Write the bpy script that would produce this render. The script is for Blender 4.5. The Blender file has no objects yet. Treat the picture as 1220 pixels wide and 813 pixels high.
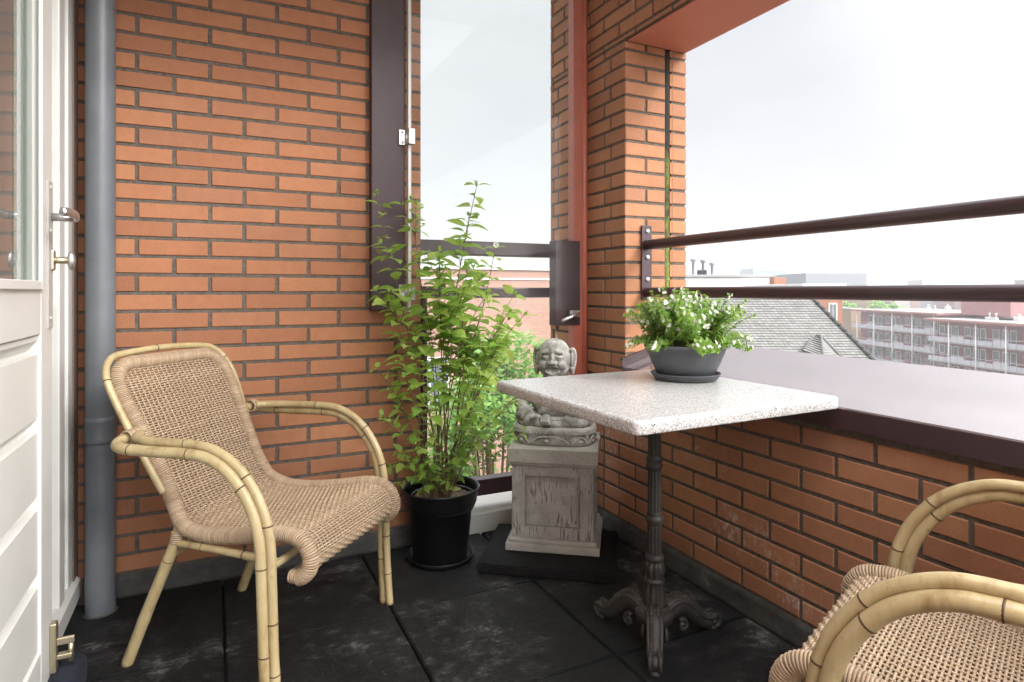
import bpy, bmesh, math, random
from mathutils import Vector, Matrix, noise
random.seed(7)
scene = bpy.context.scene
C = scene.collection
PI = math.pi
R = math.radians

# ------------------------------------------------------------------ mesh helpers
class MB:
    """collects geometry, then links it as ONE mesh object"""
    def __init__(s): s.v = []; s.f = []; s.m = []; s.sm = []
    def add(s, vs, fs, mi=0, smooth=False):
        b = len(s.v); s.v += [tuple(p) for p in vs]
        for f in fs:
            s.f.append([b + i for i in f]); s.m.append(mi); s.sm.append(smooth)
        return s
    def box(s, lo, hi, mi=0, M=None, smooth=False):
        x0, y0, z0 = lo; x1, y1, z1 = hi
        vs = [Vector(p) for p in ((x0,y0,z0),(x1,y0,z0),(x1,y1,z0),(x0,y1,z0),(x0,y0,z1),(x1,y0,z1),(x1,y1,z1),(x0,y1,z1))]
        if M: vs = [M @ p for p in vs]
        return s.add(vs, [(0,3,2,1),(4,5,6,7),(0,1,5,4),(1,2,6,5),(2,3,7,6),(3,0,4,7)], mi, smooth)
    def bbox(s, lo, hi, b=0.003, mi=0, M=None):
        """box with bevelled edges"""
        bm = bmesh.new(); bmesh.ops.create_cube(bm, size=1)
        d = [hi[i]-lo[i] for i in range(3)]; c = [(hi[i]+lo[i])/2 for i in range(3)]
        for v in bm.verts: v.co = Vector([v.co[i]*d[i]+c[i] for i in range(3)])
        bmesh.ops.bevel(bm, geom=bm.edges[:], offset=b, segments=2, affect='EDGES', profile=0.5)
        s.from_bm(bm, mi, False, M); return s
    def from_bm(s, bm, mi=0, smooth=False, M=None):
        bm.verts.ensure_lookup_table(); bm.verts.index_update()
        s.add([(M @ v.co) if M else v.co for v in bm.verts], [[v.index for v in f.verts] for f in bm.faces], mi, smooth)
        bm.free()
    def tube(s, path, r, n=8, mi=0, closed=False, caps=True, smooth=True, flat=None):
        P = [Vector(p) for p in path]; N = len(P)
        rr = r if isinstance(r, (list, tuple)) else [r]*N
        T = []
        for i in range(N):
            if closed: t = P[(i+1) % N]-P[i-1]
            else: t = P[min(i+1, N-1)]-P[max(i-1, 0)]
            T.append(t.normalized() if t.length > 1e-9 else Vector((0,0,1)))
        up = Vector((0,0,1)) if abs(T[0].z) < .9 else Vector((1,0,0))
        nrm = (up - T[0]*up.dot(T[0])).normalized()
        vs = []; 
        for i in range(N):
            nrm = (nrm - T[i]*nrm.dot(T[i]))
            nrm = nrm.normalized() if nrm.length > 1e-6 else T[i].orthogonal().normalized()
            bn = T[i].cross(nrm)
            for k in range(n):
                a = 2*PI*k/n
                vs.append(P[i] + nrm*(math.cos(a)*rr[i]) + bn*(math.sin(a)*rr[i]*(flat or 1)))
        fs = []
        for i in range(N if closed else N-1):
            j = (i+1) % N
            for k in range(n):
                l = (k+1) % n
                fs.append((i*n+k, i*n+l, j*n+l, j*n+k))
        if caps and not closed:
            fs.append(tuple(range(n-1, -1, -1))); fs.append(tuple((N-1)*n+k for k in range(n)))
        return s.add(vs, fs, mi, smooth)
    def lathe(s, prof, c=(0,0,0), n=32, mi=0, smooth=True, flute=0, fr=0.0, M=None):
        vs = []; fs = []
        for r, z in prof:
            for k in range(n):
                a = 2*PI*k/n
                q = r*(1 - (fr*(0.5-0.5*math.cos(flute*a)) if flute else 0))
                p = Vector((c[0]+q*math.cos(a), c[1]+q*math.sin(a), c[2]+z))
                vs.append(M @ p if M else p)
        for i in range(len(prof)-1):
            for k in range(n):
                l = (k+1) % n
                fs.append((i*n+k, i*n+l, (i+1)*n+l, (i+1)*n+k))
        return s.add(vs, fs, mi, smooth)
    def ball(s, c, r, mi=0, M=None, sub=2, smooth=True, rot=None):
        bm = bmesh.new(); bmesh.ops.create_icosphere(bm, subdivisions=sub, radius=1)
        rr = r if isinstance(r, (tuple, list)) else (r, r, r)
        for v in bm.verts:
            p = Vector((v.co.x*rr[0], v.co.y*rr[1], v.co.z*rr[2]))
            if rot: p = rot @ p
            v.co = p + Vector(c)
        s.from_bm(bm, mi, smooth, M); return s
    def prism(s, poly, a, b, axis='y', mi=0):
        """extrude 2D polygon. axis y: poly=(x,z) between y=a..b ; axis x: poly=(y,z); axis z: poly=(x,y)"""
        n = len(poly)
        def P(p, t):
            return {'y': (p[0], t, p[1]), 'x': (t, p[0], p[1]), 'z': (p[0], p[1], t)}[axis]
        vs = [P(p, a) for p in poly] + [P(p, b) for p in poly]
        fs = [tuple(range(n)), tuple(range(2*n-1, n-1, -1))] + [(i, i+n, (i+1) % n+n, (i+1) % n) for i in range(n)]
        return s.add(vs, fs, mi)
    def build(s, name, mats, parent=None, fix=True):
        me = bpy.data.meshes.new(name); me.from_pydata(s.v, [], s.f)
        for m in (mats if isinstance(mats, (list, tuple)) else [mats]): me.materials.append(m)
        me.polygons.foreach_set('material_index', s.m)
        me.polygons.foreach_set('use_smooth', s.sm)
        me.update()
        if fix:
            bm = bmesh.new(); bm.from_mesh(me); bmesh.ops.recalc_face_normals(bm, faces=bm.faces[:]); bm.to_mesh(me); bm.free()
        o = bpy.data.objects.new(name, me); C.objects.link(o)
        if parent: o.parent = parent
        return o

def tag(o, label=None, cat=None, group=None, kind=None):
    if label: o['label'] = label
    if cat: o['category'] = cat
    if group: o['group'] = group
    if kind: o['kind'] = kind
    return o
def thing(name, label, cat, loc=(0,0,0), rz=0, group=None):
    o = bpy.data.objects.new(name, None); C.objects.link(o)
    o.location = loc; o.rotation_euler = (0,0,rz); o.empty_display_size = .1
    return tag(o, label, cat, group)
def smoothpath(pts, per=6, closed=False):
    """Catmull-Rom through points"""
    P = [Vector(p) for p in pts]; out = []; n = len(P)
    for i in range(n if closed else n-1):
        if closed: a, b, c, d = P[i-1], P[i], P[(i+1) % n], P[(i+2) % n]
        else: a, b, c, d = P[max(i-1,0)], P[i], P[i+1], P[min(i+2, n-1)]
        for k in range(per):
            t = k/per
            out.append(.5*((2*b)+(-a+c)*t+(2*a-5*b+4*c-d)*t*t+(-a+3*b-3*c+d)*t**3))
    if not closed: out.append(P[-1])
    return out

# ------------------------------------------------------------------ viewpoint maths (survey of the place from the photograph)
TH = math.atan(354/738); WX, WY = math.sin(TH), math.cos(TH); RX, RY = math.cos(TH), -math.sin(TH); EYE = 1.02
def at(px, py, d):
    """world point seen at photo pixel px,py at depth d metres"""
    q = (px-610)/738*d
    return Vector((d*WX+q*RX, d*WY+q*RY, EYE-(py-347)/738*d))

# ------------------------------------------------------------------ materials
def mat(name, col, rough=.6, metal=0, spec=.5, bump=None, var=None, coat=0):
    m = bpy.data.materials.new(name); m.use_nodes = True
    nt = m.node_tree; b = nt.nodes['Principled BSDF']
    b.inputs['Base Color'].default_value = (*col, 1); b.inputs['Roughness'].default_value = rough
    b.inputs['Metallic'].default_value = metal; b.inputs['Specular IOR Level'].default_value = spec
    b.inputs['Coat Weight'].default_value = coat
    tc = nt.nodes.new('ShaderNodeTexCoord')
    if var:   # (scale, amount, second colour)
        n = nt.nodes.new('ShaderNodeTexNoise'); n.inputs['Scale'].default_value = var[0]; n.inputs['Detail'].default_value = 6; n.inputs['Roughness'].default_value = .65
        nt.links.new(tc.outputs['Object'], n.inputs['Vector'])
        r = nt.nodes.new('ShaderNodeValToRGB'); r.color_ramp.elements[0].position = .5-var[1]; r.color_ramp.elements[1].position = .5+var[1]
        r.color_ramp.elements[0].color = (*col, 1); r.color_ramp.elements[1].color = (*var[2], 1)
        nt.links.new(n.outputs['Fac'], r.inputs['Fac']); nt.links.new(r.outputs['Color'], b.inputs['Base Color'])
    if bump:  # (scale, distance)
        n = nt.nodes.new('ShaderNodeTexNoise'); n.inputs['Scale'].default_value = bump[0]; n.inputs['Detail'].default_value = 5
        nt.links.new(tc.outputs['Object'], n.inputs['Vector'])
        bp = nt.nodes.new('ShaderNodeBump'); bp.inputs['Distance'].default_value = bump[1]; bp.inputs['Strength'].default_value = 1
        nt.links.new(n.outputs['Fac'], bp.inputs['Height']); nt.links.new(bp.outputs['Normal'], b.inputs['Normal'])
    return m
class NT:
    """tiny node-graph shorthand"""
    def __init__(s, m): s.nt = m.node_tree; s.b = s.nt.nodes.get('Principled BSDF')
    def n(s, t, **kw):
        nd = s.nt.nodes.new('ShaderNode'+t)
        for k, v in kw.items():
            if k in nd.inputs: nd.inputs[k].default_value = v
            else: setattr(nd, k, v)
        return nd
    def l(s, a, b): s.nt.links.new(a, b)
    def noise(s, vec, scale, detail=4, rough=.6):
        n = s.n('TexNoise'); n.inputs['Scale'].default_value = scale; n.inputs['Detail'].default_value = detail; n.inputs['Roughness'].default_value = rough
        if vec is not None: s.l(vec, n.inputs['Vector'])
        return n.outputs['Fac']
    def ramp(s, fac, stops):
        r = s.n('ValToRGB'); e = r.color_ramp.elements
        while len(e) > 1: e.remove(e[0])
        e[0].position = stops[0][0]; e[0].color = (*stops[0][1], 1) if len(stops[0][1]) == 3 else stops[0][1]
        for p, c in stops[1:]:
            k = e.new(p); k.color = (*c, 1)
        s.l(fac, r.inputs['Fac']); return r.outputs['Color']
    def mix(s, fac, a, b, mode='MIX'):
        m = s.n('Mix'); m.data_type = 'RGBA'; m.blend_type = mode
        for inp, val in ((m.inputs[0], fac), (m.inputs[6], a), (m.inputs[7], b)):
            if isinstance(val, (int, float)): inp.default_value = val
            elif isinstance(val, tuple): inp.default_value = (*val, 1)
            else: s.l(val, inp)
        return m.outputs[2]
    def math(s, op, a, b=0):
        m = s.n('Math'); m.operation = op
        for i, v in enumerate((a, b)):
            if isinstance(v, (int, float)): m.inputs[i].default_value = v
            else: s.l(v, m.inputs[i])
        return m.outputs[0]
    def bump(s, h, dist, strength=1):
        b = s.n('Bump'); b.inputs['Distance'].default_value = dist; b.inputs['Strength'].default_value = strength
        s.l(h, b.inputs['Height']); s.l(b.outputs['Normal'], s.b.inputs['Normal'])
    def coords(s, scale=None, kind='Object'):
        t = s.n('TexCoord').outputs[kind]
        if scale:
            m = s.n('Mapping'); m.inputs['Scale'].default_value = scale; s.l(t, m.inputs['Vector']); return m.outputs['Vector']
        return t
    def island(s):
        return s.n('NewGeometry').outputs['Random Per Island']
def base(name, rough=.6, spec=.5):
    m = bpy.data.materials.new(name); m.use_nodes = True; g = NT(m)
    g.b.inputs['Roughness'].default_value = rough; g.b.inputs['Specular IOR Level'].default_value = spec
    return m, g

def brick_mat(name, cols, efflor=0.0):
    m, g = base(name, .8, .25)
    co = g.coords()
    c = g.ramp(g.island(), [(0, cols[0]), (.45, cols[1]), (.8, cols[2]), (1, cols[3])])
    f = g.noise(co, 26, 6, .7)
    c = g.mix(g.ramp(f, [(.35, (0,0,0)), (.75, (.35,.35,.35))]), c, tuple(x*.62 for x in cols[0]))
    big = g.noise(co, 1.3, 5, .7); c = g.mix(g.ramp(big, [(.35, (.35,.35,.35)), (.6, (0,0,0))]), c, tuple(x*.55 for x in cols[1]))
    chip = g.noise(co, 75, 3, .8); c = g.mix(g.ramp(chip, [(.66, (0,0,0)), (.72, (.55,.55,.55))]), c, (.16,.085,.055))
    fine = g.noise(g.coords((1,1,3)), 190, 3, .6)
    c = g.mix(g.ramp(fine, [(.5, (0,0,0)), (.8, (.22,.22,.22))]), c, (.75,.5,.36))
    if efflor:
        e = g.noise(co, 3.1, 5, .75); e2 = g.noise(g.coords((1,1,.5)), 60, 4, .7)
        zs = g.n('SeparateXYZ'); g.l(co, zs.inputs[0]); low = g.ramp(zs.outputs[2], [(.5, (1,1,1)), (.66, (0,0,0))])
        k = g.math('MULTIPLY', g.math('MULTIPLY', low, g.ramp(e, [(.56, (0,0,0)), (.66, (1,1,1))])), g.ramp(e2, [(.45, (0,0,0)), (.62, (1,1,1))]))
        c = g.mix(g.math('MULTIPLY', k, efflor), c, (.62,.55,.5))
    g.l(c, g.b.inputs['Base Color'])
    g.bump(g.noise(co, 120, 5, .7), .0012, .8)
    return m
BRC = [(.33,.136,.070), (.41,.172,.085), (.46,.202,.100), (.35,.155,.088)]
M_brick = brick_mat('orange_brick', BRC)
M_brick_par = brick_mat('orange_brick_weathered_lit', [tuple(x*y for x, y in zip(c, (1.04,1.12,1.16))) for c in BRC], .6)  # same brick, bounce light put into its paler tone; salt bloom is weathering
m, g = base('brown_mortar', .95, .1); M_mortar = m
g.l(g.ramp(g.noise(g.coords(), 70, 5, .7), [(.3, (.085,.070,.058)), (.7, (.17,.148,.125))]), g.b.inputs['Base Color']); g.bump(g.noise(g.coords(), 300, 4), .0015)
M_maroon = mat('dark_maroon_paint', (.044,.019,.023), .34, bump=(9,.0006), var=(2.2,.2,(.060,.029,.034)))
M_maroon_gloss = mat('maroon_coated_aluminium', (.12,.085,.093), .20, spec=1.0, coat=1.0, bump=(3,.0012), var=(6,.3,(.17,.13,.14)))
M_plank = mat('maroon_painted_board', (.036,.015,.018), .5, var=(5,.25,(.050,.024,.028)), bump=(40,.0004))
M_salmon = mat('salmon_painted_steel', (.60,.19,.125), .38, var=(3,.3,(.36,.085,.05)), bump=(30,.0004))
M_soffit = mat('salmon_painted_soffit', (.60,.20,.14), .6, var=(4,.3,(.52,.17,.115)), bump=(20,.001))
M_white = mat('white_paint', (.68,.675,.645), .4, var=(5,.3,(.60,.59,.55)), bump=(12,.0004))
M_frame = mat('grey_white_frame', (.66,.66,.63), .42, var=(5,.3,(.56,.56,.53)))
M_alu = mat('aluminium', (.62,.62,.62), .32, metal=.9, var=(30,.3,(.5,.5,.48)))
M_brass = mat('dull_brass', (.55,.48,.33), .35, metal=.9)
M_pipe = mat('grey_plastic_pipe', (.145,.157,.172), .42, var=(7,.16,(.11,.118,.13)), bump=(14,.0006))
M_dark = mat('dark_interior', (.012,.012,.013), .9)
M_blackpl = mat('black_plastic', (.005,.005,.0055), .36, spec=.35, bump=(60,.0003))
M_greypl = mat('slate_grey_plastic', (.075,.080,.088), .5, var=(8,.3,(.06,.064,.07)), bump=(120,.0002))
M_navy = mat('navy_cloth', (.006,.008,.018), .9, bump=(60,.002))
M_iron = mat('painted_cast_iron', (.016,.0155,.015), .55, spec=.35, var=(25,.2,(.05,.043,.036)), bump=(120,.0008))
M_screw = mat('zinc_screw', (.7,.7,.7), .3, metal=.8)
M_concrete = mat('pale_concrete', (.60,.59,.56), .85, var=(5,.3,(.45,.44,.42)), bump=(40,.002))
M_ceiling = mat('white_ceiling_paint', (.72,.71,.69), .8, bump=(30,.001))
m, g = base('bitumen_flashing', .75, .4); M_flash = m
g.l(g.ramp(g.noise(g.coords(), 8, 7, .75), [(.32,(.020,.020,.020)),(.6,(.06,.057,.052)),(.75,(.14,.13,.115))]), g.b.inputs['Base Color']); g.bump(g.noise(g.coords(), 60, 5), .002)
# floor: dusty black tiles
m, g = base('black_rubber_tile', .72, .22); M_tile = m
co = g.coords(); n1 = g.noise(co, 2.4, 8, .72); n2 = g.noise(g.coords((1,1.6,1)), 17, 9, .82); isl = g.island()
c = g.ramp(g.math('ADD', g.math('MULTIPLY', n1, .6), g.math('MULTIPLY', n2, .4)), [(.38,(.004,.004,.004)),(.51,(.010,.010,.010)),(.55,(.026,.0255,.025)),(.585,(.08,.077,.073)),(.64,(.20,.192,.18))])
c = g.mix(g.math('MULTIPLY', isl, .15), c, (.02,.02,.02))
sp = g.n('TexVoronoi'); sp.inputs['Scale'].default_value = 45; g.l(co, sp.inputs['Vector'])
k = g.math('MULTIPLY', g.ramp(sp.outputs['Distance'], [(.05,(1,1,1)),(.11,(0,0,0))]), g.ramp(g.noise(co, 16, 2), [(.60,(0,0,0)),(.66,(1,1,1))]))
c = g.mix(g.math('MULTIPLY', k, .45), c, (.35,.33,.3))
g.l(c, g.b.inputs['Base Color']); g.l(g.ramp(n2, [(.3,(.5,.5,.5)),(.7,(.85,.85,.85))]), g.b.inputs['Roughness'])
g.bump(g.math('ADD', g.noise(co, 160, 4), g.math('MULTIPLY', n2, 2)), .0018)
M_slab = mat('black_slab', (.005,.005,.005), .8, spec=.15, var=(11,.25,(.014,.0135,.013)), bump=(110,.004))
# table stone
m, g = base('speckled_granite', .28, .5); M_gran = m
co = g.coords(); v1 = g.n('TexVoronoi'); v1.inputs['Scale'].default_value = 480; g.l(co, v1.inputs['Vector'])
cl = g.n('SeparateColor'); g.l(v1.outputs['Color'], cl.inputs[0])
c = g.ramp(cl.outputs[0], [(0,(.08,.075,.07)),(.12,(.11,.10,.095)),(.17,(.33,.31,.295)),(.42,(.50,.497,.49)),(1,(.63,.63,.625))])
v2 = g.n('TexVoronoi'); v2.inputs['Scale'].default_value = 260; g.l(co, v2.inputs['Vector']); cl2 = g.n('SeparateColor'); g.l(v2.outputs['Color'], cl2.inputs[0])
c = g.mix(g.ramp(cl2.outputs[1], [(.86,(0,0,0)),(.9,(.6,.6,.6))]), c, (.24,.19,.155))
g.l(c, g.b.inputs['Base Color'])
# stone
m, g = base('weathered_grey_stone', .9, .2); M_stone = m
co = g.coords(); ds = g.n('TexNoise'); ds.inputs['Scale'].default_value = 30; g.l(g.coords((1,1,.5)), ds.inputs['Vector']); vm = g.n('VectorMath'); vm.operation = 'MULTIPLY_ADD'; g.l(ds.outputs['Color'], vm.inputs[0]); vm.inputs[1].default_value = (.012,.012,.0); g.l(g.coords((1,1,.09)), vm.inputs[2]); st0 = g.noise(vm.outputs[0], 150, 3, .5); st = g.math('ADD', g.math('MULTIPLY', st0, .65), g.math('MULTIPLY', g.noise(co, 9, 3, .5), .35)); n1 = g.noise(co, 9, 6, .7); n2 = g.noise(co, 140, 4, .7)
c = g.ramp(n1, [(.3,(.27,.255,.225)),(.55,(.42,.40,.36)),(.75,(.51,.49,.445))])
c = g.mix(g.ramp(st, [(.565,(0,0,0)),(.60,(.7,.7,.7))]), c, (.10,.075,.065))
c = g.mix(g.ramp(n2, [(.55,(0,0,0)),(.7,(.35,.35,.35))]), c, (.14,.12,.10))
g.l(c, g.b.inputs['Base Color']); g.bump(g.math('ADD', n2, g.math('MULTIPLY', st, -1.2)), .0018)
m, g = base('carved_grey_stone', .88, .2); M_statue = m
co = g.coords(); n1 = g.noise(co, 14, 6, .7); n2 = g.noise(co, 230, 4, .7)
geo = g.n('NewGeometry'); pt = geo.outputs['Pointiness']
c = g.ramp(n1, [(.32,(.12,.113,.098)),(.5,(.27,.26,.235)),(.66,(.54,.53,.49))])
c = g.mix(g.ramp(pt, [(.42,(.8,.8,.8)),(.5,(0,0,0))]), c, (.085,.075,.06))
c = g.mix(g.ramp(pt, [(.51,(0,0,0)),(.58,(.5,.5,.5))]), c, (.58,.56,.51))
c = g.mix(g.ramp(n2, [(.52,(0,0,0)),(.7,(.4,.4,.4))]), c, (.11,.10,.085))
g.l(c, g.b.inputs['Base Color']); g.bump(n2, .0015)
m, g = base('plain_weathered_stone', .9, .2); M_stone2 = m
co = g.coords(); n1 = g.noise(co, 7, 7, .7); n2 = g.noise(co, 120, 4, .7)
c = g.ramp(n1, [(.3,(.30,.28,.245)),(.55,(.44,.42,.375)),(.75,(.53,.51,.46))])
c = g.mix(g.ramp(n2, [(.55,(0,0,0)),(.7,(.4,.4,.4))]), c, (.13,.115,.095))
g.l(c, g.b.inputs['Base Color']); g.bump(n2, .0018)
# cane & wicker
def cane_mat():
    m, g = base('varnished_cane', .3, .5)
    co = g.coords(); n = g.noise(g.coords((1,1,.35)), 22, 5, .65); isl = g.island()
    c = g.ramp(n, [(.28,(.25,.16,.07)),(.45,(.41,.32,.165)),(.7,(.49,.395,.22))])
    c = g.mix(g.ramp(g.noise(co, 60, 3), [(.62,(0,0,0)),(.72,(.4,.4,.4))]), c, (.28,.15,.05))
    g.l(c, g.b.inputs['Base Color']); return m
M_cane = cane_mat()
M_node = mat('cane_joint', (.075,.038,.018), .6)
m, g = base('wicker_strand', .5, .4); M_wick = m
g.l(g.mix(g.noise(g.coords(), 30, 3), g.ramp(g.island(), [(0,(.30,.21,.13)),(.5,(.385,.28,.182)),(1,(.51,.39,.265))]), (.38,.275,.18)), g.b.inputs['Base Color'])
# leaves
def leaf_mat(name, a, b, c3, tr=.35, rough=.45):
    m = bpy.data.materials.new(name); m.use_nodes = True; g = NT(m)
    col = g.ramp(g.island(), [(0, a), (.55, b), (1, c3)])
    g.l(col, g.b.inputs['Base Color']); g.b.inputs['Roughness'].default_value = rough
    t = g.n('BsdfTranslucent'); g.l(g.mix(.5, col, tuple(min(1, x*1.6) for x in c3)), t.inputs['Color'])
    mx = g.n('MixShader'); mx.inputs[0].default_value = tr
    g.l(g.b.outputs[0], mx.inputs[1]); g.l(t.outputs[0], mx.inputs[2])
    g.l(mx.outputs[0], g.nt.nodes['Material Output'].inputs['Surface']); return m
M_leaf = leaf_mat('shrub_leaf', (.15,.30,.05), (.28,.45,.08), (.48,.60,.16), .55)
M_leaf2 = leaf_mat('bedding_leaf', (.11,.23,.035), (.20,.36,.06), (.36,.50,.11), .45)
M_treeleaf = leaf_mat('tree_leaf', (.10,.21,.05), (.17,.32,.08), (.28,.44,.12), .45)
M_petal = leaf_mat('white_petal', (.70,.70,.62), (.80,.80,.75), (.84,.84,.80), .35)
M_stem = mat('brown_stem', (.10,.055,.03), .7, var=(30,.3,(.16,.12,.05)))
M_gstem = mat('green_stem', (.14,.20,.05), .6)
M_soil = mat('potting_soil', (.10,.065,.045), 1, var=(90,.15,(.32,.25,.2)), bump=(150,.006))
# glass
def glass_mat(name, dust=.03, tint=(.97,.985,.98), ior=1.25):
    m = bpy.data.materials.new(name); m.use_nodes = True; g = NT(m); g.nt.nodes.remove(g.b)
    tr = g.n('BsdfTransparent'); tr.inputs[0].default_value = (*tint, 1)
    gl = g.n('BsdfGlossy'); gl.inputs['Roughness'].default_value = .01
    fr = g.n('Fresnel'); fr.inputs[0].default_value = ior
    geo = g.n('NewGeometry')
    mx = g.n('MixShader'); g.l(g.math('MULTIPLY', fr.outputs[0], g.math('SUBTRACT', 1, geo.outputs['Backfacing'])), mx.inputs[0]); g.l(tr.outputs[0], mx.inputs[1]); g.l(gl.outputs[0], mx.inputs[2])
    d = g.n('BsdfDiffuse'); d.inputs[0].default_value = (.8,.8,.8,1)
    m2 = g.n('MixShader'); g.l(g.math('MULTIPLY', g.noise(g.coords(), 3, 5), dust*2), m2.inputs[0]); g.l(mx.outputs[0], m2.inputs[1]); g.l(d.outputs[0], m2.inputs[2])
    g.l(m2.outputs[0], g.nt.nodes['Material Output'].inputs['Surface']); return m
M_glass = glass_mat('clear_glass', .016)
M_glass_d = glass_mat('door_glass', .04, (.9,.93,.91), 1.8)

# ------------------------------------------------------------------ bricks
PITCH = .0625; Z0 = 1.0125 - 17*PITCH     # a bed joint falls at z = Z0 + k*PITCH
def put_brick(mb, O, U, Nn, u0, u1, z0, z1, depth, j=.0062, ch=.0022):
    """brick whose face lies in plane through O spanned by U (horizontal) and z; Nn = outward normal"""
    a = u0+j; b = u1-j; c = z0+j*.95; d = z1-j*.95
    if b-a < .012 or d-c < .008: return
    e = random.uniform(-.0009, .0009)
    jit = lambda: random.uniform(-.0009, .0009)
    def P(u, z, n): return O + U*u + Vector((0,0,z)) + Nn*n
    back = [P(a,c,-depth), P(b,c,-depth), P(b,d,-depth), P(a,d,-depth)]
    mid = [P(a+jit(),c+jit(),-ch+e), P(b+jit(),c+jit(),-ch+e), P(b+jit(),d+jit(),-ch+e), P(a+jit(),d+jit(),-ch+e)]
    fr = [P(a+ch,c+ch,e), P(b-ch,c+ch,e), P(b-ch,d-ch,e), P(a+ch,d-ch,e)]
    vs = back+mid+fr; fs = [(8,9,10,11),(0,3,2,1)]
    for i in range(4):
        k = (i+1) % 4
        fs += [(i,k,4+k,4+i),(4+i,4+k,8+k,8+i)]
    mb.add(vs, fs, 0)
def brick_rows(mb, O, U, Nn, u0, u1, z0, z1, phase, depth=.1, par=0, length=.222):
    """running bond between u0..u1, z0..z1. phase: u of a joint in the odd rows"""
    k = math.floor((z0-Z0)/PITCH)
    while Z0+k*PITCH < z1-.001:
        a = Z0+k*PITCH; b = a+PITCH
        ph = phase + (length/2 if (k+par) % 2 == 0 else 0)
        n = math.floor((u0-ph)/length)
        while ph+n*length < u1-.001:
            s, e = max(u0, ph+n*length), min(u1, ph+(n+1)*length)
            put_brick(mb, O, U, Nn, s, e, max(a, z0), min(b, z1), depth)
            n += 1
        k += 1
CEIL = 2.72
X_, Y_ = Vector((1,0,0)), Vector((0,1,0))
# left wall (plane y=2.43, faces -y)
WL = 2.43; WR = 1.515; PIER = 2.087; XE = .76; FX = -.42
w1 = thing('brick_wall', 'orange running-bond brick wall behind the grey pipe and the cane chair', 'wall', (.2, WL, 0))
def loc(o, root):   # give child mesh built in world coordinates the inverse offset of its root
    o.parent = root; o.matrix_parent_inverse = root.matrix_basis.inverted() if False else Matrix.Identity(4)
    M = Matrix.LocRotScale(root.location, root.rotation_euler, None).inverted()
    o.data.transform(M); return o
mb = MB()
brick_rows(mb, Vector((0,WL,0)), X_, -Y_, FX-.03, XE, 0.0, CEIL, -.238, par=0)
brick_rows(mb, Vector((0,WL+.21,0)), X_, Y_, FX-.03, XE, 0.0, CEIL, -.238+.07, par=1)
mb.box((FX-.03, WL+.0045, -.16), (XE-.005, WL+.205, CEIL), 1)
loc(mb.build('brickwork', [M_brick, M_mortar]), w1)
def flashing(path_lo, path_hi, nrm, h=.066):
    """upstand of black membrane along a wall foot, slightly wavy, with a thin top bead"""
    a, b = Vector(path_lo), Vector(path_hi); n = 60; mb = MB(); vs = []; fs = []
    prof = [(0,0),(.018,0),(.013,.012),(.0105,h*.82),(.008,h),(.0,h+.006)]
    for i in range(n+1):
        p = a.lerp(b, i/n)
        for k, (o, z) in enumerate(prof):
            w = .0016*noise.noise(Vector((i*.4, k*.7, a.x)))
            vs.append(p + nrm*(o+(w if k else 0)) + Vector((0,0,z + (w*2 if k > 2 else 0))))
    m_ = len(prof)
    for i in range(n):
        for k in range(m_-1): fs.append((i*m_+k, i*m_+k+1, (i+1)*m_+k+1, (i+1)*m_+k))
    return mb.add(vs, fs, 0, True)
loc(flashing((FX+.03, WL, 0), (XE, WL, 0), -Y_).build('flashing', M_flash), w1)

# right wall: pier, parapet and lintel (plane x=1.515, faces -x)
w2 = thing('brick_parapet_wall', 'orange brick side wall with a low parapet, corner pier and lintel round the wide opening', 'wall', (WR, 1, 0))
PT = .655; LT = 2.05; YS = -1.6; YO = 2.72
mb = MB(); Ox = Vector((WR,0,0))
brick_rows(mb, Ox, Y_, -X_, YS, 2.131+.111, 0, PT, 2.0215, par=0)          # parapet + foot of the pier
brick_rows(mb, Ox, Y_, -X_, 2.242, YO, 0, PT, 2.0215, par=0)
brick_rows(mb, Ox, Y_, -X_, YS, YO, LT, CEIL, 2.0215, par=0)         # above the lintel line
k = math.floor((PT-Z0)/PITCH)
while Z0+k*PITCH < LT-.001:                                                # pier
    a = max(Z0+k*PITCH, PT); b = min(Z0+(k+1)*PITCH, LT)
    f = 2.191 if k % 2 == 0 else 2.238
    put_brick(mb, Ox, Y_, -X_, PIER-.005, f, a, b, .098)
    u = f
    while u < YO-.01: put_brick(mb, Ox, Y_, -X_, u, min(u+.222, YO), a, b, .098); u += .222
    # reveal
    Or = Vector((0,PIER,0))
    if k % 2 == 0: put_brick(mb, Or, X_, -Y_, WR-.0045, 1.722+.004, a, b, .098)
    else:
        put_brick(mb, Or, X_, -Y_, WR-.0045, 1.6210, a, b, .098); put_brick(mb, Or, X_, -Y_, 1.6210, 1.722+.004, a, b, .098)
    put_brick(mb, Or, X_, -Y_, 1.752, 1.842, a, b, .098)
    # outer face
    put_brick(mb, Vector((1.837,0,0)), Y_, X_, PIER-.005, PIER+.104+.1*(k % 2), a, b, .09)
    u = PIER+.104+.1*(k % 2)
    while u < YO-.01: put_brick(mb, Vector((1.837,0,0)), Y_, X_, u, min(u+.222, YO), a, b, .09); u += .222
    k += 1
brick_rows(mb, Vector((1.837,0,0)), Y_, X_, YS, YO, 0, PT, 2.0, depth=.09, par=1)
brick_rows(mb, Vector((1.837,0,0)), Y_, X_, YS, YO, LT, CEIL, 2.0, depth=.09, par=1)
brick_rows(mb, Vector((0,YO,0)), X_, Y_, WR, 1.837, 0, CEIL, WR, depth=.09, par=1)
mb.box((WR+.0045, YS, -.16), (1.832, YO-.004, PT-.002), 1)
mb.box((WR+.0045, PIER+.0045, PT-.002), (1.724, YO-.004, LT+.002), 1); mb.box((1.758, PIER+.0045, PT-.002), (1.832, YO-.004, LT+.002), 1)
mb.box((1.724, PIER+.03, PT-.002), (1.758, YO-.004, LT+.002), 1)
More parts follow.
